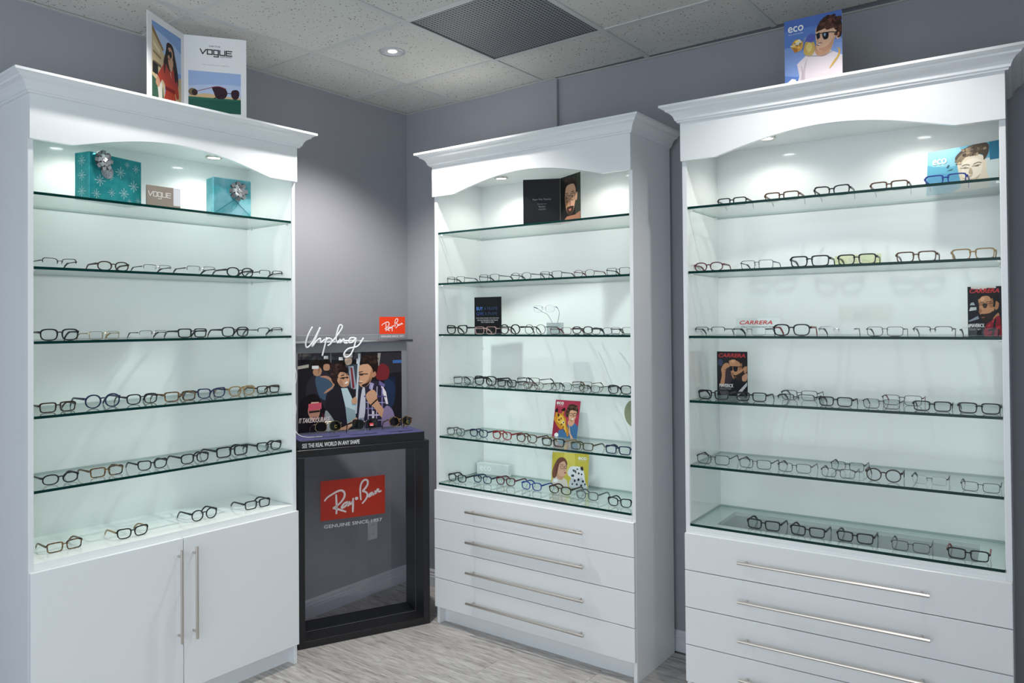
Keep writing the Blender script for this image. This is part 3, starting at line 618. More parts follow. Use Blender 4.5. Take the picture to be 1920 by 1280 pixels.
# rimless pair whose thin temples run down into a clear block (third shelf, middle cabinet)
zb = S2[2]; RX, RD = .586, .15
blk = thing('glasses_stand', 'grey acrylic block holding the temple tips of raised rimless blue-templed glasses', 'display block', C2.w(RX, RD+.10, zb), C2.t)
mb = MB(); mb.box(-.04, .04, -.018, .018, 0, .055, 0, .001); mb.build('block', glassmat('grey_acrylic', (.72, .76, .77), gain=1.6), blk)
g = glasses(C2.w(RX, RD, zb+.107), C2.t, 1.0, 'oval', 'rimless', 'silver', 'blue', 'rimless glasses with blue temples raised on a clear block, third shelf of middle cabinet')
hx_, hz_ = BRG/2+SH['oval'][0]+.0006, SH['oval'][1]/2+.0006+SH['oval'][1]*.27
for tp, s in zip([c for c in g.children if c.name.startswith('temple')], (-1, 1)):
    S = spline([(s*(hx_+.0030), .85*hx_*hx_+.003, hz_), (s*(hx_-.001), .030, hz_-.006), (s*(hx_-.010), .058, hz_-.022), (s*.034, .086, -.012), (s*.015, .100, -.056)], 6)
    mb = MB(); mb.tube(S, [.0019 if i < 7 else .0011 for i in range(len(S))], 7); mb.mi = [0 if n < 7*7 else 1 for n in range(len(mb.f))]
    tp.data = mb.mesh('temple', [fcol('blue'), fcol('silver')], True); omat(tp, fcol('blue'), fcol('silver'))
# sunglasses on the black stand
def ds(x, d, z): return DS_O+Vector((math.cos(DS_T), math.sin(DS_T), 0))*x+Vector((-math.sin(DS_T), math.cos(DS_T), 0))*d+Vector((0, 0, z))
for x, shape, kind, col, lab in ((-.515, 'aviator', 'wire', 'gold', 'gold aviator sunglasses with dark lenses on the purple stand top'), (-.325, 'wayfarer', 'thick', 'black', 'black sunglasses with a red lens sticker on the purple stand top'), (-.135, 'round', 'thick', 'tortoise', 'round tortoise sunglasses on the purple stand top')):
    th_, sc_ = .233, .98                      # front raised on its rod, temple tips down on the felt
    g = glasses(ds(x, .050, 1.0315), DS_T, sc_, shape, kind, col, None, lab, None, SMOKE, 'sunglasses', 'sunglasses')
    g.rotation_euler = (Matrix.Rotation(DS_T, 3, 'Z') @ Matrix.Rotation(-th_, 3, 'X')).to_euler()
    t_ = .0037 if kind == 'thick' else .0018; ht_ = SH[shape][1]; bz_ = (ht_/2+t_+ht_*(.22 if kind != 'wire' else .26)+.0022-(.0026 if kind == 'thick' else .0012))*sc_
    by2, bz2 = -.0015*math.cos(th_)+bz_*math.sin(th_), bz_*math.cos(th_)+.0015*math.sin(th_)   # underside of the bridge
    p = thing('sunglasses_prop', 'clear rod prop under the '+{'aviator': 'gold aviator sunglasses', 'wayfarer': 'black sunglasses with red sticker', 'round': 'round tortoise sunglasses'}[shape], 'prop', ds(x, .050+by2, 1.001), DS_T, 'clear sunglasses props')
    top = 1.0315+bz2-1.001
    mb = MB(); mb.tube([(0, 0, 0), (0, 0, top)], .002, 8); mb.box(-.012, .012, -.010, .010, 0, .003); mb.build('rod', CLEAR, p)
    mb = MB(); mb.tube([(-.005, 0, top-.0008), (.005, 0, top-.0008)], .0012, 6); mb.build('cradle', CLEAR, p)
    zc = SH[shape][1]/2
    if shape == 'wayfarer':
        mb = MB(); mb.box(.022, .042, -.0035, -.003, .012, .026); q = mb.build('lens_sticker', mat('sticker_red', lin('d8404a'), .5), g)
        mb = MB(); mb.box(.025, .039, -.0039, -.0036, .013, .0165); mb.build('sticker_print', LOGOW, q)
    else:
        mb = MB(); r = .006; cx = .038; mb.tube([(cx+r*math.cos(a), -.0035+.85*cx*cx, zc-.002+r*1.15*math.sin(a)) for a in [i*PI/8 for i in range(1, 15)]], .0009, 5); mb.build('lens_mark', mat('mark_gold', lin('b9a640'), .4), g)
# ================================================================ printed cards and posters
def art_mesh(art, wd, ht, y, name='print', x0=0, z0=0):
    vs = []; fs = []; cols = []; k = 0; full = []
    for a in art:
        if len(a) > 2 and a[2] == 'c':      # cluster of curls: cx cy rx ry count size
            cx, cy, rx, ry, n, sz = [float(q) for q in a[1].split()]; rg = random.Random(int(cx*7+cy)); base = [int(a[0][i:i+2], 16) for i in (0, 2, 4)]
            for _ in range(int(n)):
                an, rr = rg.uniform(0, 2*PI), math.sqrt(rg.random()); f_ = rg.uniform(.65, 1.55); c_ = ''.join('%02x' % min(255, int(b*f_)) for b in base)
                full.append((c_, '%g %g %g %g' % (cx+rx*rr*math.cos(an), cy+ry*rr*math.sin(an), sz*rg.uniform(.6, 1.2)*ht/max(wd, ht), sz*rg.uniform(.4, .9)*wd/max(wd, ht)), 'e'))
        else: full.append(a)
    for a in full:
        colr = lin(a[0]); nums = [float(q) for q in a[1].split()]; pts = list(zip(nums[::2], nums[1::2]))
        if len(a) > 2 and a[2] == 'e':     # ellipse: cx cy rx ry
            cx, cy, rx, ry = nums; pts = [(cx+rx*math.cos(i*PI/9), cy+ry*math.sin(i*PI/9)) for i in range(18)]
        elif len(a) > 2 and a[2] == 'l':   # line strip with width (last number = width)
            wv = nums[-1]; pts = list(zip(nums[:-1][::2], nums[:-1][1::2])); S = spline(pts, 4) if len(pts) > 2 else [Vector((*p, 0)) for p in pts]
            L = []; R = []
            for i in range(len(S)):
                t = S[min(i+1, len(S)-1)]-S[max(i-1, 0)]; t = Vector((t.x*wd, t.y*ht, 0)).normalized(); nn = Vector((-t.y/wd, t.x/ht, 0))*wv/2*min(wd, ht)
                L.append(S[i]+nn); R.append(S[i]-nn)
            pts = [(p.x, p.y) for p in L+R[::-1]]
        elif not (len(a) > 2 and a[2] == 'p'): pts = [(p.x, p.y) for p in spline(pts, 4, True)]
        pts = [(min(100, max(0, p[0])), min(100, max(0, p[1]))) for p in pts]
        b = len(vs); vs += [(x0+p[0]/100*wd, y-k*2e-5, z0+p[1]/100*ht) for p in pts]; fs.append(list(range(b, b+len(pts)))); cols.append(colr); k += 1
    me = bpy.data.meshes.new(name); me.from_pydata(vs, [], fs); me.materials.append(PRINT)
    ca = me.color_attributes.new('Col', 'FLOAT_COLOR', 'CORNER')
    for p, c in zip(me.polygons, cols):
        for li in p.loop_indices: ca.data[li].color = (*c, 1)
    return me
def R(c, x0, y0, x1, y1): return (c, '%g %g %g %g %g %g %g %g' % (x0, y0, x1, y0, x1, y1, x0, y1), 'p')
CARDW = mat('card_white', (.82, .82, .83), .45)
def card(parent, wd, ht, art, texts=(), edge=CARDW, th=.002, name='card', print_rect=None):
    mb = MB(); mb.box(0, wd, 0, th, 0, ht); c = mb.build(name, edge, parent)
    pr = print_rect or (0, 0, 1, 1)
    if art: obj('print', art_mesh(art, wd*pr[2], ht*pr[3], -.0003, 'print', wd*pr[0], ht*pr[1]), c)
    by = {}
    for body, x, y, w_, h_, colr, *sh in texts: by.setdefault(colr, []).append((body, x, y, w_, h_, sh[0] if sh else 0, sh[1] if len(sh) > 1 else 0))
    for colr, L in by.items():
        mb = MB()
        for body, x, y, w_, h_, s, bd in L: put_text(mb, body, wd*x/100, ht*y/100, wd*w_/100, ht*h_/100, -.0021 if art else -.0004, s, 0, bd)
        mb.build('lettering', mat('ink_'+colr, lin(colr), .5), c)
    return c
def vogue_strokes(mb, x, z, wd, ht, y, sw):
    U = wd/5.4; h = ht
    seg = [[(0, h), (.38*U, 0)], [(.38*U, 0), (.95*U, h)], [(1.15*U, 0), (1.15*U, h), (1.95*U, h), (1.95*U, 0), (1.15*U, 0)], [(2.95*U, 0), (2.2*U, 0), (2.2*U, h), (2.95*U, h), (2.95*U, -.45*h), (2.25*U, -.45*h)], [(3.2*U, h), (3.2*U, 0), (4.05*U, 0), (4.05*U, h)], [(5.2*U, h), (4.3*U, h), (4.3*U, 0), (5.2*U, 0)], [(4.3*U, .52*h), (5.1*U, .52*h)]]
    for s in seg:
        for a, b in zip(s, s[1:]):
            dx, dz = b[0]-a[0], b[1]-a[1]; L = math.hypot(dx, dz); ex, ez = dx/L*sw/2, dz/L*sw/2; nx, nz_ = -ez, ex
            p = [(a[0]-ex+nx, a[1]-ez+nz_), (b[0]+ex+nx, b[1]+ez+nz_), (b[0]+ex-nx, b[1]+ez-nz_), (a[0]-ex-nx, a[1]-ez-nz_)]
            mb.add([(x+q[0], y, z+q[1]) for q in p], [(0, 1, 2, 3)])
BLK, SKIN = '17171a', 'c89878'
A_WOMAN = [R('7f9fd0', 0, 0, 100, 100), ('a9bede', '0 60 100 50 100 78 0 90'), ('c9b48c', '0 0 42 0 44 62 30 70 0 92', 'p'), ('8d7450', '0 88 34 68 40 70 0 95', 'p'), ('8a7a5c', '4 60 30 55 30 58 4 63', 'p'), ('e0d3b4', '4 70 26 62 26 66 4 76', 'p'), ('6d5c44', '4 46 30 44 30 48 4 50', 'p'),
 ('3a5a48', '0 0 40 0 36 20 0 30', 'p'), ('20201e', '2 34 20 32 20 46 2 48', 'p'), ('d8d4c8', '22 4 34 0 34 24 14 34', 'p'), ('c9b48c', '70 0 100 0 100 45 78 40', 'p'), ('2a1a14', '50 82 66 82 80 66 90 40 84 22 66 24 58 40 42 36 38 54 46 70'), ('ae3f2c', '44 54 60 46 74 52 84 40 92 18 84 14 76 22 82 0 40 0 46 20 34 30 24 22 16 30 32 46'),
 ('7c2018', '44 19 78 19 78 24 44 24', 'p'), (SKIN, '54 58 64 46 72 58 68 64 58 64'), (SKIN, '52 70 54 62 62 59 69 64 70 74 64 80 56 79'), ('c89878', '12 22 22 18 26 26 18 32'), ('2a1a14', '50 80 60 84 72 80 80 62 84 40 78 36 72 56 70 72 62 78 54 76 48 62 42 40 40 52'), ('101014', '53 70.5 4.6 4.4', 'e') , ('101014', '62 69 5 4.6', 'e'), ('8c3a34', '58 62.5 3.2 1', 'e'), ('e6c09c', '60 45 66 37 63 45', 'p')]
A_SUN = [R('9fb6de', 0, 0, 100, 100), ('b9c8e4', '0 40 100 40 100 70 0 62'), ('d8b98c', '0 38 20 44 40 46 70 41 100 40 100 30 0 30'), R('1f5a4a', 0, 0, 100, 36), ('2a6a58', '0 30 100 32 100 36 0 36', 'p'), ('7c6a50', '8 48 8 9', 'e'), ('3b2d28', '12 47 5.5 8', 'e'), ('8a5048', '16 50 45 62 1.6', 'l'), ('38222c', '45 62 58 64 70 60 74 50 70 38 60 34 52 38 48 50'), ('38222c', '84 58 92 60 97 54 95 40 88 35 82 42 81 52'), ('8a3a40', '44 62 58 65 72 60 2', 'l'), ('2c2226', '73 50 82 50 1.6', 'l'), ('241a1c', '48 35 60 42 70 48 2.2', 'l')]
vx0, vh, vx1 = (.406, -.035), (.628, .10), (.838, -.04)
vp = thing('folded_poster', 'tall folded card with a woman in red and sunglasses atop two-door cabinet', 'poster', C1.w(vh[0], vh[1], ZT), C1.t)
for (ax, ay), (bx, by_), art in ((vx0, vh, A_WOMAN), (vh, vx1, A_SUN)):
    Lf = math.hypot(bx-ax, by_-ay); ang = math.atan2(by_-ay, bx-ax)
    left = art is A_WOMAN
    leaf = card(vp, Lf-.001, .350, art, () if left else [('DARE TO BE', 40, 87.5, 18, 1.8, '505058'), ('eyewear', 58, 75.2, 19, 1.9, '303038'), ('the new eyewear collection', 30, 64.5, 42, 1.2, '707078')], name='leaf', print_rect=(.12, .04, .80, .88) if left else (.07, .07, .84, .50))
    leaf.location = (ax-vh[0], ay-vh[1], .0004); leaf.rotation_euler = (0, 0, ang)
    if not left:
        mb = MB(); vogue_strokes(mb, Lf*.26, .350*.785, Lf*.52, .350*.055, -.0005, .0045); mb.build('logo_lettering', mat('ink_black', (.01, .01, .012), .5), leaf)
# ---- subway poster on the stand board
A_SUB = [R('1c1a20', 0, 0, 100, 100), ('3a3a40', '0 92 60 90 60 100 0 100', 'p'), ('55504c', '2 96 12 96 12 99 2 99', 'p'), ('6a6a6c', '30 70 31 70 31 100 30 100', 'p'), ('2c2a30', '76 70 100 72 100 98 78 98', 'p'), ('8a8680', '75 78 77 78 79 98 76 98', 'p'), ('3c64a0', '91 84 100 84 100 88 91 88', 'p'), ('1a2238', '84 40 94 40 94 66 84 66', 'p'), ('a8a49a', '0 84 10 86 10 82 0 80', 'p'),
 ('2b2832', '8 60 20 78 30 70 34 46 26 30 10 30'), ('b08468', '14 78 18 84 22 78 20 71 15 72'), ('1c1412', '10 80 16 92 24 86 24 78 20 84 14 80'), ('d8dadc', '13 80 19 80 19 84 13 84', 'p'), ('40566c', '16 68 24 70 32 58 30 40 20 44'), ('b08468', '20 70 28 66 32 58 26 52 24 48 30 52 34 60 28 70'),
 ('1c1412', '22 88 27 92 31 86 30 78 25 76'), ('b08468', '24 78 29 78 29 85 24 85'), ('d8dadc', '24 92 28 92 28 96 24 96', 'p'), ('1c1412', '36 82 40 94 44 84 42 74 37 74'), ('d8dadc', '38 90 42 90 42 94 38 94', 'p'),
 ('3c4450', '44 84 58 84 60 52 46 50', 'p'), ('98a2ac', '47 82 52 82 55 52 50 52', 'p'), ('7a2c34', '49 80 51 80 53 54 51 52', 'p'), ('c8ae98', '44 92 50 92 50 85 45 84'), ('d8d0c8', '43 98 51 98 51 93 43 93', 'p'), ('e0e2e4', '55 92 57 90 57 84 55 85', 'p'),
 ('221e28', '26 46 34 54 44 56 54 50 58 40 58 8 28 4 26 20'), ('b8cfd2', '40 54 46 54 54 30 54 6 46 4 44 30', 'p'), ('8fa8ac', '44 30 54 24 54 4 46 4', 'p'), (SKIN, '36 66 40 56 47 57 48 68 44 74 38 74'), ('2a1c1a', '30 74 33 84 40 86 46 80 46 72 41 76 37 70 36 60 32 62'), ('3a2824', '36 80 6 5 26 2.2', 'c'), ('3a2824', '34 70 2.4 7 14 2', 'c'), ('b08068', '38 60 42 57 40 66'), ('241a1c', '40 70 43 71 1.0', 'l'), ('241a1c', '45 71 47 71 .8', 'l'), ('241a1c', '39 67 46.5 68 .9', 'l'), ('342420', '42 67 1.4 1.3', 'e'), ('342420', '46 67.5 1.0 1.2', 'e'), ('f0e8e4', '44 61 46.5 62.5 46 60 43.5 59.5'), ('c89878', '36 2 44 5 54 15 54 10 46 0 38 0'), ('d8b090', '46 8 56 14 57 10 48 4'),
 ('140f14', '0 0 2 36 8 46 16 48 22 36 28 14 26 0'), ('b98a74', '11 36 19 36 20 24 17 15 12 16 9 26'), ('e0b8a0', '12 38 19 38 19 32 12 32', 'p'), ('d0586a', '9.5 27 21.5 29 21.5 37 9.5 36', 'p'), ('36211e', '10 24 20 25 20 27.5 10 27', 'p'), ('7c3a38', '13 17.5 17 17.5 17 19 13 19'), ('9aa2a4', '25 26 31 18 36 4 34 0 25 0'), ('4a2028', '22 24 26 10 25 0 22 0'),
 ('a8b0b8', '56.5 98 59 98 55 20 53 20', 'p'), ('d0d6dc', '57.3 98 58 98 54.3 20 53.7 20', 'p'), ('70242a', '74 76 80 84 87 78 86 64 78 62 74 66'), ('22304c', '82 60 92 58 92 30 84 24'), ('2a2638', '56 40 60 58 68 62 80 58 86 40 84 8 78 0 56 0 56 20'), ('c4c4cc', '60 50 63 52 63 20 58 0 56 0 57 20'), ('8890a0', '57 14 62 14 62 0 57 0', 'p'), ('e4dce0', '78 60 84 46 86 30 84 30 80 48', 'p'), ('d8d0dc', '70 22 72 22 72 2 70 2', 'p'), ('b8b0c8', '66 16 80 15 80 17 66 18', 'p'), ('9a94b8', '68 60 72 58 70 48 67 52', 'p'), ('6a6090', '77 62 83 56 82 52 77 56', 'p'),
 ('c8c0d8', '66 44 66 2 1.0', 'l'), ('c8c0d8', '75 54 74 2 1.0', 'l'), ('8a80b8', '80 52 80 4 1.6', 'l'), ('b0a8cc', '64 34 84 32 .9', 'l'), ('7a70a8', '64 26 84 24 1.4', 'l'), ('b0a8cc', '64 10 84 9 .9', 'l'), ('d8d4e4', '70 56 70 4 .6', 'l'), ('4c4478', '62 42 84 40 1.6', 'l'), (SKIN, '57 72 58 66 57 60 60 54 66 56 70 66 71 78 66 84 58 82'), ('1e1614', '58 84 60 93 68 97 75 90 76 78 72 66 70 70 70 78 66 84 60 85'), ('a87858', '62 56 68 60 71 70 70 78 67 66'), ('2a1e1a', '67 90 8 6 30 2.4', 'c'), ('b07c60', '70 70 73 74 74 69 71 66'), ('1a1414', '57 73.5 61 74.5 1.0', 'l'), ('1a1414', '57 71.5 66 71 1.0', 'l'), ('3a2c28', '58 69.5 61 69.5 61 71.5 58 71.5'), ('f4ece8', '57 61 60 62 60 61'), ('8a5c4c', '56.5 61 60 60.5 60 59 57 59'), ('2e2220', '60 57 66 60 69 66 66 57 62 54'), (SKIN, '64 44 70 50 74 46 76 34 84 18 80 12 72 26 66 34'), ('1a1414', '69 30 75 37 1.8', 'l'), ('8c7c9c', '84 28 91 20 92 0 80 0 80 14'), (SKIN, '50 38 54 42 55 34 51 33')]
obj('poster_print', art_mesh(A_SUB, .556, .404, BY-.0006, 'poster_print', -.632, 1.012), board)['label'] = 'subway crowd photo print with a smiling couple'

# ---- posters and cards on the cabinets
def shelf_card(C, x, dep, z, wd, ht, art, texts, label, rz=0, lean=0, cat='poster', name='poster_card', edge=CARDW):
    t = thing(name, label, cat, C.w(x, dep, z+.0003), C.t+rz); t.rotation_euler = (-lean, 0, C.t+rz) if not lean else (Matrix.Rotation(C.t+rz, 3, 'Z') @ Matrix.Rotation(-lean, 3, 'X')).to_euler()
    c = card(t, wd, ht, art, texts, edge); c.location = (-wd/2, 0, 0)
    return t
A_ECO1 = [R('5d7fc0', 0, 0, 100, 100), ('7f9ad0', '0 60 50 50 100 60 100 20 0 20'), ('4f6fb4', '0 85 100 85 100 100 0 100', 'p'), ('d8cdd2', '20 0 26 16 22 34 40 46 60 50 80 46 100 36 100 0', 'p'), ('c2b4bc', '26 0 32 24 40 40 36 20 36 0'), (SKIN, '54 48 60 40 74 40 84 52 84 62 60 62'), ('e0b496', '55 76 56 60 58 50 66 46 80 52 90 66 88 80 72 84 58 82'), ('e0b496', '90 70 98 72 98 62 91 60'), ('3a2420', '56 76 60 86 72 95 88 93 99 84 99 64 92 62 94 70 88 74 84 82 70 78 60 76'), ('4a3028', '80 86 18 9 46 4', 'c'), ('4a3028', '92 74 6 9 16 3.4', 'c'), ('c8957a', '60 50 70 46 82 54 88 66 84 60 74 52'), ('b47c62', '93 69 96 68 95 64 92 63'), ('d09c80', '57 62 60 66 60 60'), ('1a2028', '56 72 62 74 63 66 58 64', 'p'), ('1a2028', '67 72 77 71 76 63 69 63'), ('8ca0b4', '69 70.5 73 70.5 71 66'), ('1a1c20', '55 72 78 71.5 92 69 1.4', 'l'), ('7c3a30', '57 57 62 59 66 58 60 55'), ('f2ece8', '58 57.5 65 57.5 61 56'),
 ('c8a860', '34 54 40 66 52 62 54 50 46 42 36 46'), ('e0c878', '38 56 44 62 50 56 44 48'), ('5860b0', '34 66 46 74 54 70 50 62 40 64'), ('8c94b8', '30 50 34 62 40 70 37 72 30 58', 'p'), ('d8a050', '12 60 20 70 32 66 32 56 22 52'), ('e8e0d4', '10 62 18 64 26 70 30 64 20 60'), ('b87838', '16 55 20 58 24 54 20 51'), ('caa24c', '90 48 94 44 92 36 84 28 78 20 82 22 94 34 97 44'), ('c49a4c', '22 62 8 6 14 2.6', 'c'), ('a8a0a8', '40 44 66 40 84 44 1.2', 'l'), ('b8a8b0', '30 30 33 10 34 0 1.6', 'l'), ('f4f0ec', '6 10 13 14 20 12 20 6 13 3 6 6', 'p')]
def eco(x, y, w_, h_, c='f4f4f4'): return [('eco', x, y, w_, h_, c, 0, .0006), ('born to be green', x+1, y-4.5, w_*.95, 2.0, c)]
shelf_card(C3, .520, .0, ZT, .206, .262, A_ECO1, eco(7, 82, 27, 8), 'blue poster of a curly-haired man with a parrot on the crown', cat='poster')
A_ECO2 = [R('62a4bc', 0, 0, 100, 100), ('86bccc', '0 70 45 60 45 100 0 100'), ('5a96b8', '0 20 40 10 44 40 0 46'), ('c8d4d4', '70 0 100 0 100 60 84 66 70 30', 'p'), ('30708c', '88 60 100 60 100 100 86 100', 'p'), ('dccdb8', '44 66 46 40 50 12 40 0 86 0 84 40 82 66 70 78 54 78'), ('e8dccb', '50 60 52 30 60 18 74 24 78 56 66 70'), ('4a4038', '40 76 50 92 66 100 84 98 86 78 80 62 78 74 66 78 52 72 46 60'), ('8a7a64', '42 70 50 84 62 86 56 76 48 66'), ('6a5a4a', '64 86 20 10 40 4', 'c'), ('8a7a64', '46 66 5 8 14 3', 'c'), ('c0ae98', '52 30 58 22 70 22 76 34 70 26 60 25'), ('b8a48c', '62 50 60 38 65 36 64 44'), ('8c7c68', '50 56 56 58 61 55 1.6', 'l'), ('8c7c68', '66 56 72 59 77 57 1.6', 'l'), ('6a6058', '55 51 2.6 1.8', 'e'), ('6a6058', '71 52 2.6 1.8', 'e'), ('a89880', '48 52 60 50 1.6', 'l'), ('a89880', '64 52 76 54 1.6', 'l'), ('c4a890', '56 32 66 33 60 30'), ('40606c', '30 56 33 62 31 64 28 58', 'p'), ('50626c', '28 50 38 54 36 51', 'p')]
shelf_card(C3, .978, .262, S3[0], .250, .170, A_ECO2, eco(8, 68, 20, 12), 'sea-blue card of a bearded face leaning behind blue glasses on the top shelf', rz=-.36, lean=.10)
def carrera(c='b8262a'): return [('CARRERA', 5, 87, 88, 8.5, c, .25, .0008)]
A_CAR1 = [R('1c1c22', 0, 0, 100, 100), ('d8d4cc', '10 96 40 94 36 90 60 97 84 96 84 100 10 100', 'p'), ('c8cccc', '4 50 26 52 26 58 8 58', 'p'), ('aab4bc', '6 62 22 62 18 68 10 67', 'p'), ('8a98a4', '4 28 34 34 30 40 2 30', 'p'), ('c08a64', '32 78 34 62 36 44 48 30 62 38 76 48 80 66 72 80 50 84'), ('b07a58', '78 62 84 70 92 68 90 56 82 52'), ('1d1614', '28 76 34 90 56 92 80 88 92 76 92 66 84 70 80 58 74 60 70 72 62 80 44 80 34 74'), ('2a1e18', '37 42 44 44 52 44 66 46 76 50 70 36 56 26 44 27'), ('a06c4c', '62 62 72 56 76 66 72 76'), ('d8a47c', '36 74 44 78 52 76 44 70'), ('9a6848', '36 54 33 47 40 46 42 52'), ('2a1e18', '34 65 42 67 50 66 1.8', 'l'), ('2a1e18', '54 67 62 69 70 68 1.8', 'l'), ('8a5040', '40 37 50 38 46 35'), ('1c1416', '34 62 44 63 54 64 74 66 1.6', 'l'), ('3c2c28', '44 64 58 65 56 57 48 56'), ('b07a58', '74 34 90 46 92 34 80 24'), ('8c2030', '52 20 70 30 92 40 98 20 98 0 50 0'), ('1a1418', '60 8 98 14 98 18 60 12', 'p'), ('c83440', '58 16 68 20 66 24 58 20', 'p'), ('c83440', '72 26 80 28 80 33 72 31', 'p'), ('1a1418', '70 0 76 0 84 34 78 32', 'p'), ('c83440', '84 12 96 14 96 20 84 18', 'p')]
shelf_card(C3, 1.0475, .228, S3[2], .104, .177, A_CAR1, carrera()+[('#MAVERICK', 1, 16, 48, 8, 'e8e8e8', 0, .0004), ('COLLECTION', 3, 10.5, 36, 4, 'b0b0b0')], 'dark poster of a bearded man in red plaid on the third shelf')
A_CAR2 = [R('201e24', 0, 0, 100, 100), ('3c4460', '4 70 18 68 18 80 6 82'), ('3a2c30', '20 20 50 20 50 60 28 60'), ('c08a64', '40 78 44 62 50 44 62 36 76 46 86 60 84 78 66 86 48 84'), ('b07a58', '86 62 98 70 98 56 90 52'), ('1d1614', '40 80 46 90 66 92 98 86 98 68 88 68 84 60 80 70 70 78 52 82'), ('2a1e18', '54 48 62 47 80 54 88 58 84 42 68 34 58 36'), ('a06c4c', '72 58 82 62 82 74 76 70'), ('d8a47c', '46 78 54 82 62 80 54 74'), ('9a6848', '48 52 46 48 52 46 54 52'), ('121216', '42 65 50 66 52 59 46 56 42 58'), ('121216', '54 66 68 66 67 57 60 55 55 58'), ('1c1416', '42 66.5 88 66 2.2', 'l'), ('c08a64', '86 60 90 66 95 64 92 56'), ('8a5040', '54 43 64 44 60 41'), ('c08a64', '10 24 16 46 14 60 24 72 36 74 42 66 32 62 28 52 26 38 22 22'), ('1c1416', '25 58 34 60 1.6', 'l'), ('1c1416', '26 53 34 54 1.6', 'l'), ('c09070', '82 44 98 52 98 38 86 32'), ('141318', '48 36 80 34 98 30 98 0 40 0'), ('c8c8cc', '98 32 82 20 66 8 74 4 98 24', 'p'), ('dcdcdc', '64 9 72 9 72 3 65 3')]
shelf_card(C3, .118, .255, S3[3], .132, .192, A_CAR2, carrera()+[('MAVERICK', 8, 19.5, 46, 7.5, 'e8e8e8', 0, .0004), ('COLLECTION', 8, 14, 38, 4, 'b0b0b0')], 'dark poster of a man in sunglasses, hand raised, on the fourth shelf', rz=.02)
A_GIR = [R('b03a52', 0, 0, 100, 100), ('9a2c44', '0 0 30 0 20 50 0 60', 'p'), ('44709e', '22 0 24 18 50 24 62 40 80 44 100 32 100 0', 'p'), ('d8a080', '58 42 62 34 74 32 84 42 80 50 64 50'), ('dca888', '58 70 60 52 66 44 76 42 86 54 90 70 86 78 68 80'), ('3a2a22', '46 62 50 80 62 90 84 88 94 76 92 62 88 72 76 74 66 76 60 68 56 54'), ('4a362a', '72 83 18 7 40 4.4', 'c'), ('4a362a', '52 68 4 8 12 3.6', 'c'), ('c08c6c', '64 48 72 44 78 44 70 50'), ('c08c6c', '74 58 78 56 76 66'), ('241a1a', '62 66 72 66 70 60 63 60 62 66 1.2', 'l'), ('241a1a', '77 66 88 67 86 60 78 60 77 66 1.4', 'l'), ('f4ece8', '70 51 80 53 76 49'), ('d08a2c', '2 46 8 58 24 64 40 58 52 44 56 14 62 4 66 8 58 30 30 22'), ('e8b850', '14 44 24 58 36 56 48 40 56 14 44 24 28 34'), ('7a4418', '22 46 4 3', 'e'), ('7a4418', '34 34 4 3', 'e'), ('7a4418', '30 50 3 3', 'e'), ('7a4418', '42 28 3 3', 'e'), ('7a4418', '48 18 2.6 2.4', 'e'), ('f8e8c0', '40 40 5 4', 'e'), ('1c1a1c', '41 40 2.6 2.6', 'e'), ('c88830', '30 60 34 74 40 76 38 60', 'p'), ('201814', '28 74 40 80 42 72 32 70'), ('c88830', '4 56 8 72 14 70 14 56', 'p'), ('201814', '2 70 10 78 14 68 8 66'), ('201814', '14 62 22 60 18 54'), ('e0b090', '64 38 74 12 86 0 76 0 66 16', 'p'), ('f0f0f4', '10 8 18 12 26 8 26 2 18 0 10 2', 'p')]
shelf_card(C2, .600, .305, S2[4], .150, .190, A_GIR, eco(6, 88, 28, 7), 'crimson card of a boy with a giraffe on the fifth shelf', lean=.22)
A_LEO = [R('c8b848', 0, 0, 100, 100), ('d8ca60', '34 50 60 40 60 100 34 100'), ('d8ccc4', '0 0 4 22 16 34 28 30 42 20 48 0', 'p'), (SKIN, '14 36 18 22 30 20 34 36'), ('d8a890', '18 66 16 44 22 32 32 30 40 38 41 52 40 66 30 78 20 74'), ('70463a', '4 24 2 44 10 70 20 84 34 84 42 70 40 62 34 74 22 68 18 54 16 40 12 26'), ('8a5a48', '8 30 6 50 14 70 2.4', 'l'), ('5a3830', '14 34 14 50 18 66 2', 'l'), ('c08c74', '32 56 36 48 34 46'), ('5a3a30', '23 64 32 65 1.2', 'l'), ('201a1c', '24 60 32 60 31 53 25 53 24 60 1.1', 'l'), ('201a1c', '35 60 41 61 40 54 36 53 35 60 1.3', 'l'), ('a05048', '35 42 40 43 39 39 35 39'), ('e8e8ec', '44 44 50 58 62 62 80 60 88 46 92 20 96 0 52 0 54 26 46 34'), ('c8ccd4', '54 26 70 24 84 30 94 8 96 0 52 0'), ('2c2c34', '78 60 84 62 86 52 80 52'), ('3c3c46', '54 36 60 38 62 32 55 31'), ('26262c', '60 50 3 2.4', 'e'), ('26262c', '70 54 2.4 2', 'e'), ('26262c', '74 42 2.4 3', 'e'), ('26262c', '82 40 2 3', 'e'), ('26262c', '66 44 2 2', 'e'), ('26262c', '64 20 2.6 4', 'e'), ('26262c', '74 24 3 4', 'e'), ('26262c', '86 20 3 3.4', 'e'), ('26262c', '70 10 2.6 3', 'e'), ('26262c', '82 8 3 3', 'e'), ('26262c', '92 12 2 3', 'e'), ('26262c', '58 10 2 3', 'e'), ('58605c', '63 48 5 3', 'e'), ('f0f0f4', '6 18 12 22 18 18 18 12 12 10 6 12', 'p')]
shelf_card(C2, .640, .285, S2[5], .196, .170, A_LEO, eco(72, 82, 22, 8), 'yellow card of a woman facing a snow leopard on the bottom shelf', rz=.22, lean=.15)
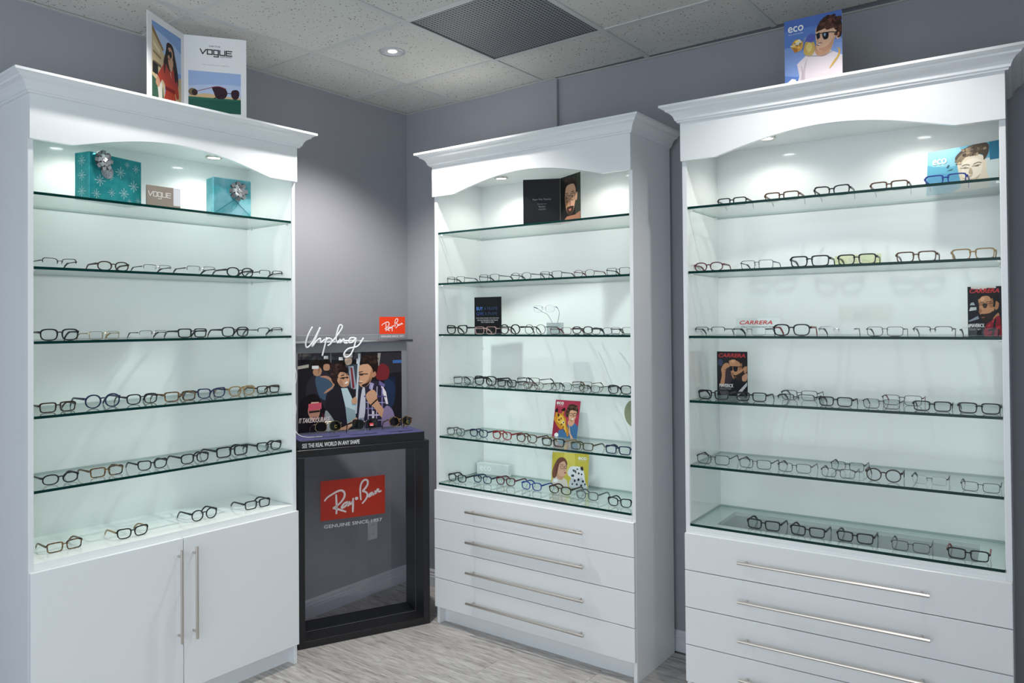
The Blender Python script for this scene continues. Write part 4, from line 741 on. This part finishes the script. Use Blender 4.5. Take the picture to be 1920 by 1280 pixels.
shelf_card(C2, .172, .228, S2[2], .176, .195, [R('131316', 0, 0, 100, 100)], [('BUY', 9, 64, 23, 9, '4a7cc8', 0, .0004), ('A FRAME', 36, 64, 52, 9, '2c3c60'), ('GIVE', 8, 50, 27, 9, '2c4c8c'), ('A FRAME', 39, 50, 48, 9, '2c3c60'), ('WITH EVERY FRAME YOU PURCHASE,', 7, 40, 85, 3.6, 'b8b8bc'), ('WE WILL PROVIDE A FREE FRAME', 11, 34.5, 77, 3.6, 'b8b8bc'), ('FOR THOSE IN NEED', 26, 29, 48, 3.6, 'b8b8bc')], 'small black card with blue lettering on the third shelf', edge=BLACKW, rz=.05)
A_DK = [R('17171b', 0, 0, 100, 100)]
A_FACE = [R('1c1d1c', 0, 0, 100, 100), ('343a30', '76 0 100 0 100 100 84 100 74 60', 'p'), ('9a6c54', '10 4 34 14 74 14 100 20 100 0 10 0', 'p'), ('c49a7c', '24 56 28 34 40 18 58 16 70 30 78 54 76 74 62 82 34 82'), ('a8805f', '24 56 28 34 40 18 44 30 36 56'), ('241c1a', '20 60 22 84 40 94 66 94 82 84 82 60 76 72 66 80 40 80 28 74'), ('c49a7c', '78 58 86 60 84 46 79 44'), ('3a2c26', '32 30 40 34 58 34 68 32 62 18 50 14 40 18'), ('b06c5c', '42 28 56 29 50 24'), ('241c1c', '28 58 42 58 42 46 30 46 28 58 1.6', 'l'), ('241c1c', '54 60 72 60 71 48 56 47 54 60 1.6', 'l'), ('241c1c', '42 56 54 57 1.6', 'l'), ('2c2420', '28 62 40 63 2', 'l'), ('2c2420', '56 64 70 64 2', 'l'), ('4c4038', '34 53 4 2', 'e'), ('4c4038', '62 54 4 2', 'e'), ('302622', '50 90 26 5 30 5', 'c'), ('8a6450', '48 36 52 36 51 50 48 50')]
dk = thing('folded_card', 'black folded card with a bespectacled face on the top shelf', 'card', C2.w(.695, .14, S2[0]+.0003), C2.t)
for (ax, ay), (bx, by_), art in (((.53, .06), (.695, .14), A_DK), ((.695, .14), (.856, .06), A_FACE)):
    Lf = math.hypot(bx-ax, by_-ay)
    leaf = card(dk, Lf-.001, .225, art, [('Paper-Thin Titanium', 26, 53, 50, 5, '9a9aa0'), ('0.6 grams', 39, 44, 24, 3.6, '78787e'), ('flexible', 42, 38.5, 18, 3.6, '78787e'), ('colorful', 42, 33, 18, 3.6, '78787e')] if art is A_DK else (), edge=BLACKW, name='leaf')
    leaf.location = (ax-.695, ay-.14, 0); leaf.rotation_euler = (0, 0, math.atan2(by_-ay, bx-ax))
# oval sticker on the middle cabinet's back panel
mb = MB(); mb.prism([(.058*math.cos(i*PI/16), .068*math.sin(i*PI/16)) for i in range(32)], 0, .0015); q = mb.build('oval_plaque', mat('sage_green', lin('8f957a'), .4)); tag(q, 'sage green oval plaque on the back panel above the fifth shelf', 'plaque')
q.location = C2.w(.965, C2.D-.0098, 1.116); q.rotation_euler = (0, 0, C2.t)
# acrylic logo blocks
def block(C, x, dep, z, wd, ht, dp, m, label, text, col, rz=0, shear=0, tw=.7, th_=.5, tx=.12):
    t = thing('logo_block', label, 'logo block', C.w(x, dep, z+.0003), C.t+rz)
    mb = MB(); mb.box(-wd/2, wd/2, 0, dp, 0, ht, 0, .001); b = mb.build('block', m, t)
    mb = MB(); put_text(mb, text, -wd/2+wd*tx, ht*.32, wd*tw, ht*th_, -.0006, shear, 0, .0006); mb.build('lettering', mat('ink_'+col, lin(col), .4), b); return t
block(C2, .135, .305, S2[5], .205, .060, .030, FROST, 'frosted white logo block on the bottom shelf', 'eco', 'f8f8f8', .08, 0, .36, .42, .1)
block(C3, .628, .225, S3[1], .166, .048, .012, glassmat('yellow_acrylic', (.88, .89, .70)), 'pale yellow clear logo block behind the black glasses on the second shelf', 'eco', 'f4f0dc', 0, 0, .3, .5, .3)
t = block(C3, .240, .225, S3[2], .186, .072, .010, CLEAR, 'clear logo block with red lettering on the third shelf', 'CARRERA', 'd42a20', 0, .35, .74, .22, .07)
t.children[0].children[0].location = (0, 0, .021)
mb = MB(); put_text(mb, 'EYES & SUNGLASSES SINCE 1956', -.07, .030, .13, .0065, -.0008); mb.build('small_lettering', mat('ink_444448', lin('444448'), .4), t.children[0])
# tan logo plaque on the two-door cabinet's top shelf
t = thing('logo_plaque', 'tan and white logo plaque between the two turquoise gifts', 'plaque', C1.w(.515, .05, S1[0]+.0003), C1.t)
mb = MB(); mb.box(-.070, .040, 0, .010, .0, .087, 0, .0006); b = mb.build('tan_panel', mat('taupe', lin('8f8478'), .5), t)
mb = MB(); vogue_strokes(mb, -.064, .044, .096, .018, -.0005, .0026); mb.build('logo_lettering', mat('ink_e8e4e0', lin('e8e4e0'), .4), b)
mb = MB(); mb.box(.0402, .070, 0, .010, .014, .087, 0, .0006); mb.build('white_panel', mat('pale_grey', lin('d8d8dc'), .5), t)
mb = MB(); mb.box(.0402, .070, 0, .010, .0, .0138, 0, .0006); mb.build('tan_foot', mat('taupe', lin('8f8478'), .5), t)
# ================================================================ gifts
def foil(name, c1, c2, scale, star):
    m = mat(name, lin(c1), .28, metal=.35)
    n_, l_, b_ = nodes(m); tc = n_.new('ShaderNodeTexCoord'); nz = n_.new('ShaderNodeTexNoise'); nz.inputs['Scale'].default_value = scale; nz.inputs['Detail'].default_value = 6
    cr = n_.new('ShaderNodeValToRGB'); cr.color_ramp.elements[0].position = .38; cr.color_ramp.elements[0].color = (*lin(c1), 1); cr.color_ramp.elements[1].position = .66; cr.color_ramp.elements[1].color = (*lin(c2), 1)
    l_.new(tc.outputs['Object'], nz.inputs['Vector']); l_.new(nz.outputs[0], cr.inputs[0]); l_.new(cr.outputs[0], b_.inputs['Base Color'])
    return m
F1 = foil('teal_giftwrap', '1f8f94', '2fa0a2', 30, True); F2 = foil('turquoise_foil', '5ec4cc', 'a8e0ea', 14, False); SNOW = mat('snowflake_silver', lin('a9cfd2'), .35, metal=.3); BOW = mat('silver_foil_ribbon', (.62, .63, .65), .22, metal=.9)
def flake(mb, x, z, r, y, arms=8):
    for i in range(arms):
        a = PI*2*i/arms; c, s = math.cos(a), math.sin(a); w_ = r*.08; L = r*(1 if i % 2 == 0 else .8)
        mb.add([(x-s*w_*.4, y, z+c*w_*.4), (x+c*L-s*w_, y, z+s*L+c*w_), (x+c*L*1.08, y, z+s*L*1.08), (x+c*L+s*w_, y, z+s*L-c*w_), (x+s*w_*.4, y, z-c*w_*.4)], [(0, 1, 2, 3, 4)])
def bow(parent, loc, rot, r):
    mb = MB()
    for ring, (n, el, L) in enumerate(((8, .15, 1.0), (7, .65, .85), (4, 1.15, .62))):
        for i in range(n):
            a = 2*PI*i/n+ring*.4; c, s = math.cos(a), math.sin(a); w_ = r*.24
            pts = [(0, 0), (L*.55, .32), (L, .22), (L*.9, -.02), (L*.45, -.06), (0, 0)]
            vs = []
            for p, q in pts:
                rr = r*(p*math.cos(el)-q*math.sin(el)); hh = r*(p*math.sin(el)+q*math.cos(el))*.8
                vs += [(c*rr-s*w_*(1 if 0 < p < L else .7), s*rr+c*w_*(1 if 0 < p < L else .7), hh), (c*rr+s*w_*(1 if 0 < p < L else .7), s*rr-c*w_*(1 if 0 < p < L else .7), hh)]
            mb.add(vs, [(2*j, 2*j+1, 2*j+3, 2*j+2) for j in range(len(pts)-1)])
    mb.keep = True
    b = mb.build('ribbon_bow', BOW, parent); b.location = loc; b.rotation_euler = rot; return b
ang = math.atan2(.06, .227)
g1 = thing('gift_box', 'teal snowflake-wrapped gift box with silver bow and round tag', 'gift box', C1.w(.213, .02, S1[0]+.0003), C1.t+ang, 'wrapped gifts')
mb = MB(); gw, gd, gh = .232, .080, .178; mb.box(0, gw, 0, gd, 0, gh, 0, .002); bx = mb.build('wrapped_box', F1, g1)
for fx, fz, fr_ in ((.045, .075, .022), (.095, .035, .016), (.150, .040, .021), (.135, .120, .022), (.195, .075, .022), (.030, .022, .018), (.205, .145, .016), (.090, .095, .014), (.175, .012, .01), (.215, .02, .012), (.165, .155, .012)):
    mb = MB(); flake(mb, 0, 0, fr_, 0); mb.build('snowflake', SNOW, bx).location = (fx, -.0006, fz)
for fz in (.03, .09, .145):
    mb = MB(); flake(mb, 0, 0, .02, 0); q = mb.build('snowflake', SNOW, bx); q.location = (-.0006, .040, fz); q.rotation_euler = (0, 0, -PI/2)
bow(g1, (.050, -.006, .150), (PI/2, 0, 0), .040)
mb = MB(); mb.prism([(.026*math.cos(i*PI/12), .026*math.sin(i*PI/12)) for i in range(24)], -.0012, 0); tg = mb.build('gift_tag', mat('tag_grey', lin('8c9498'), .4), g1); tg.location = (.075, -.002, .112)
mb = MB(); flake(mb, 0, 0, .016, -.0018); mb.build('snowflake', mat('tag_print', lin('d0d8dc'), .4), tg)
g2 = thing('gift_box', 'small shiny turquoise foil gift box with silver bow', 'gift box', C1.w(.735, .055, S1[0]+.0003), C1.t-.12, 'wrapped gifts')
mb = MB(); gw, gd, gh = .172, .075, .162; mb.box(0, gw, 0, gd, 0, gh, 0, .003); bx = mb.build('wrapped_box', F2, g2)
mb = MB(); mb.add([(0, -.001, 0), (gw, -.001, 0), (gw*.52, -.007, gh*.42)], [(0, 1, 2)]); mb.add([(.002, -.0008, .004), (gw*.5, -.007, gh*.42), (.002, -.0008, gh*.95)], [(0, 1, 2)]); mb.add([(gw-.002, -.0008, .004), (gw*.56, -.007, gh*.42), (gw-.002, -.0008, gh*.95)], [(0, 2, 1)])
mb.build('folded_flap', F2, bx)
bow(g2, (gw*.60, -.012, gh*.66), (PI/2, 0, 0), .044)
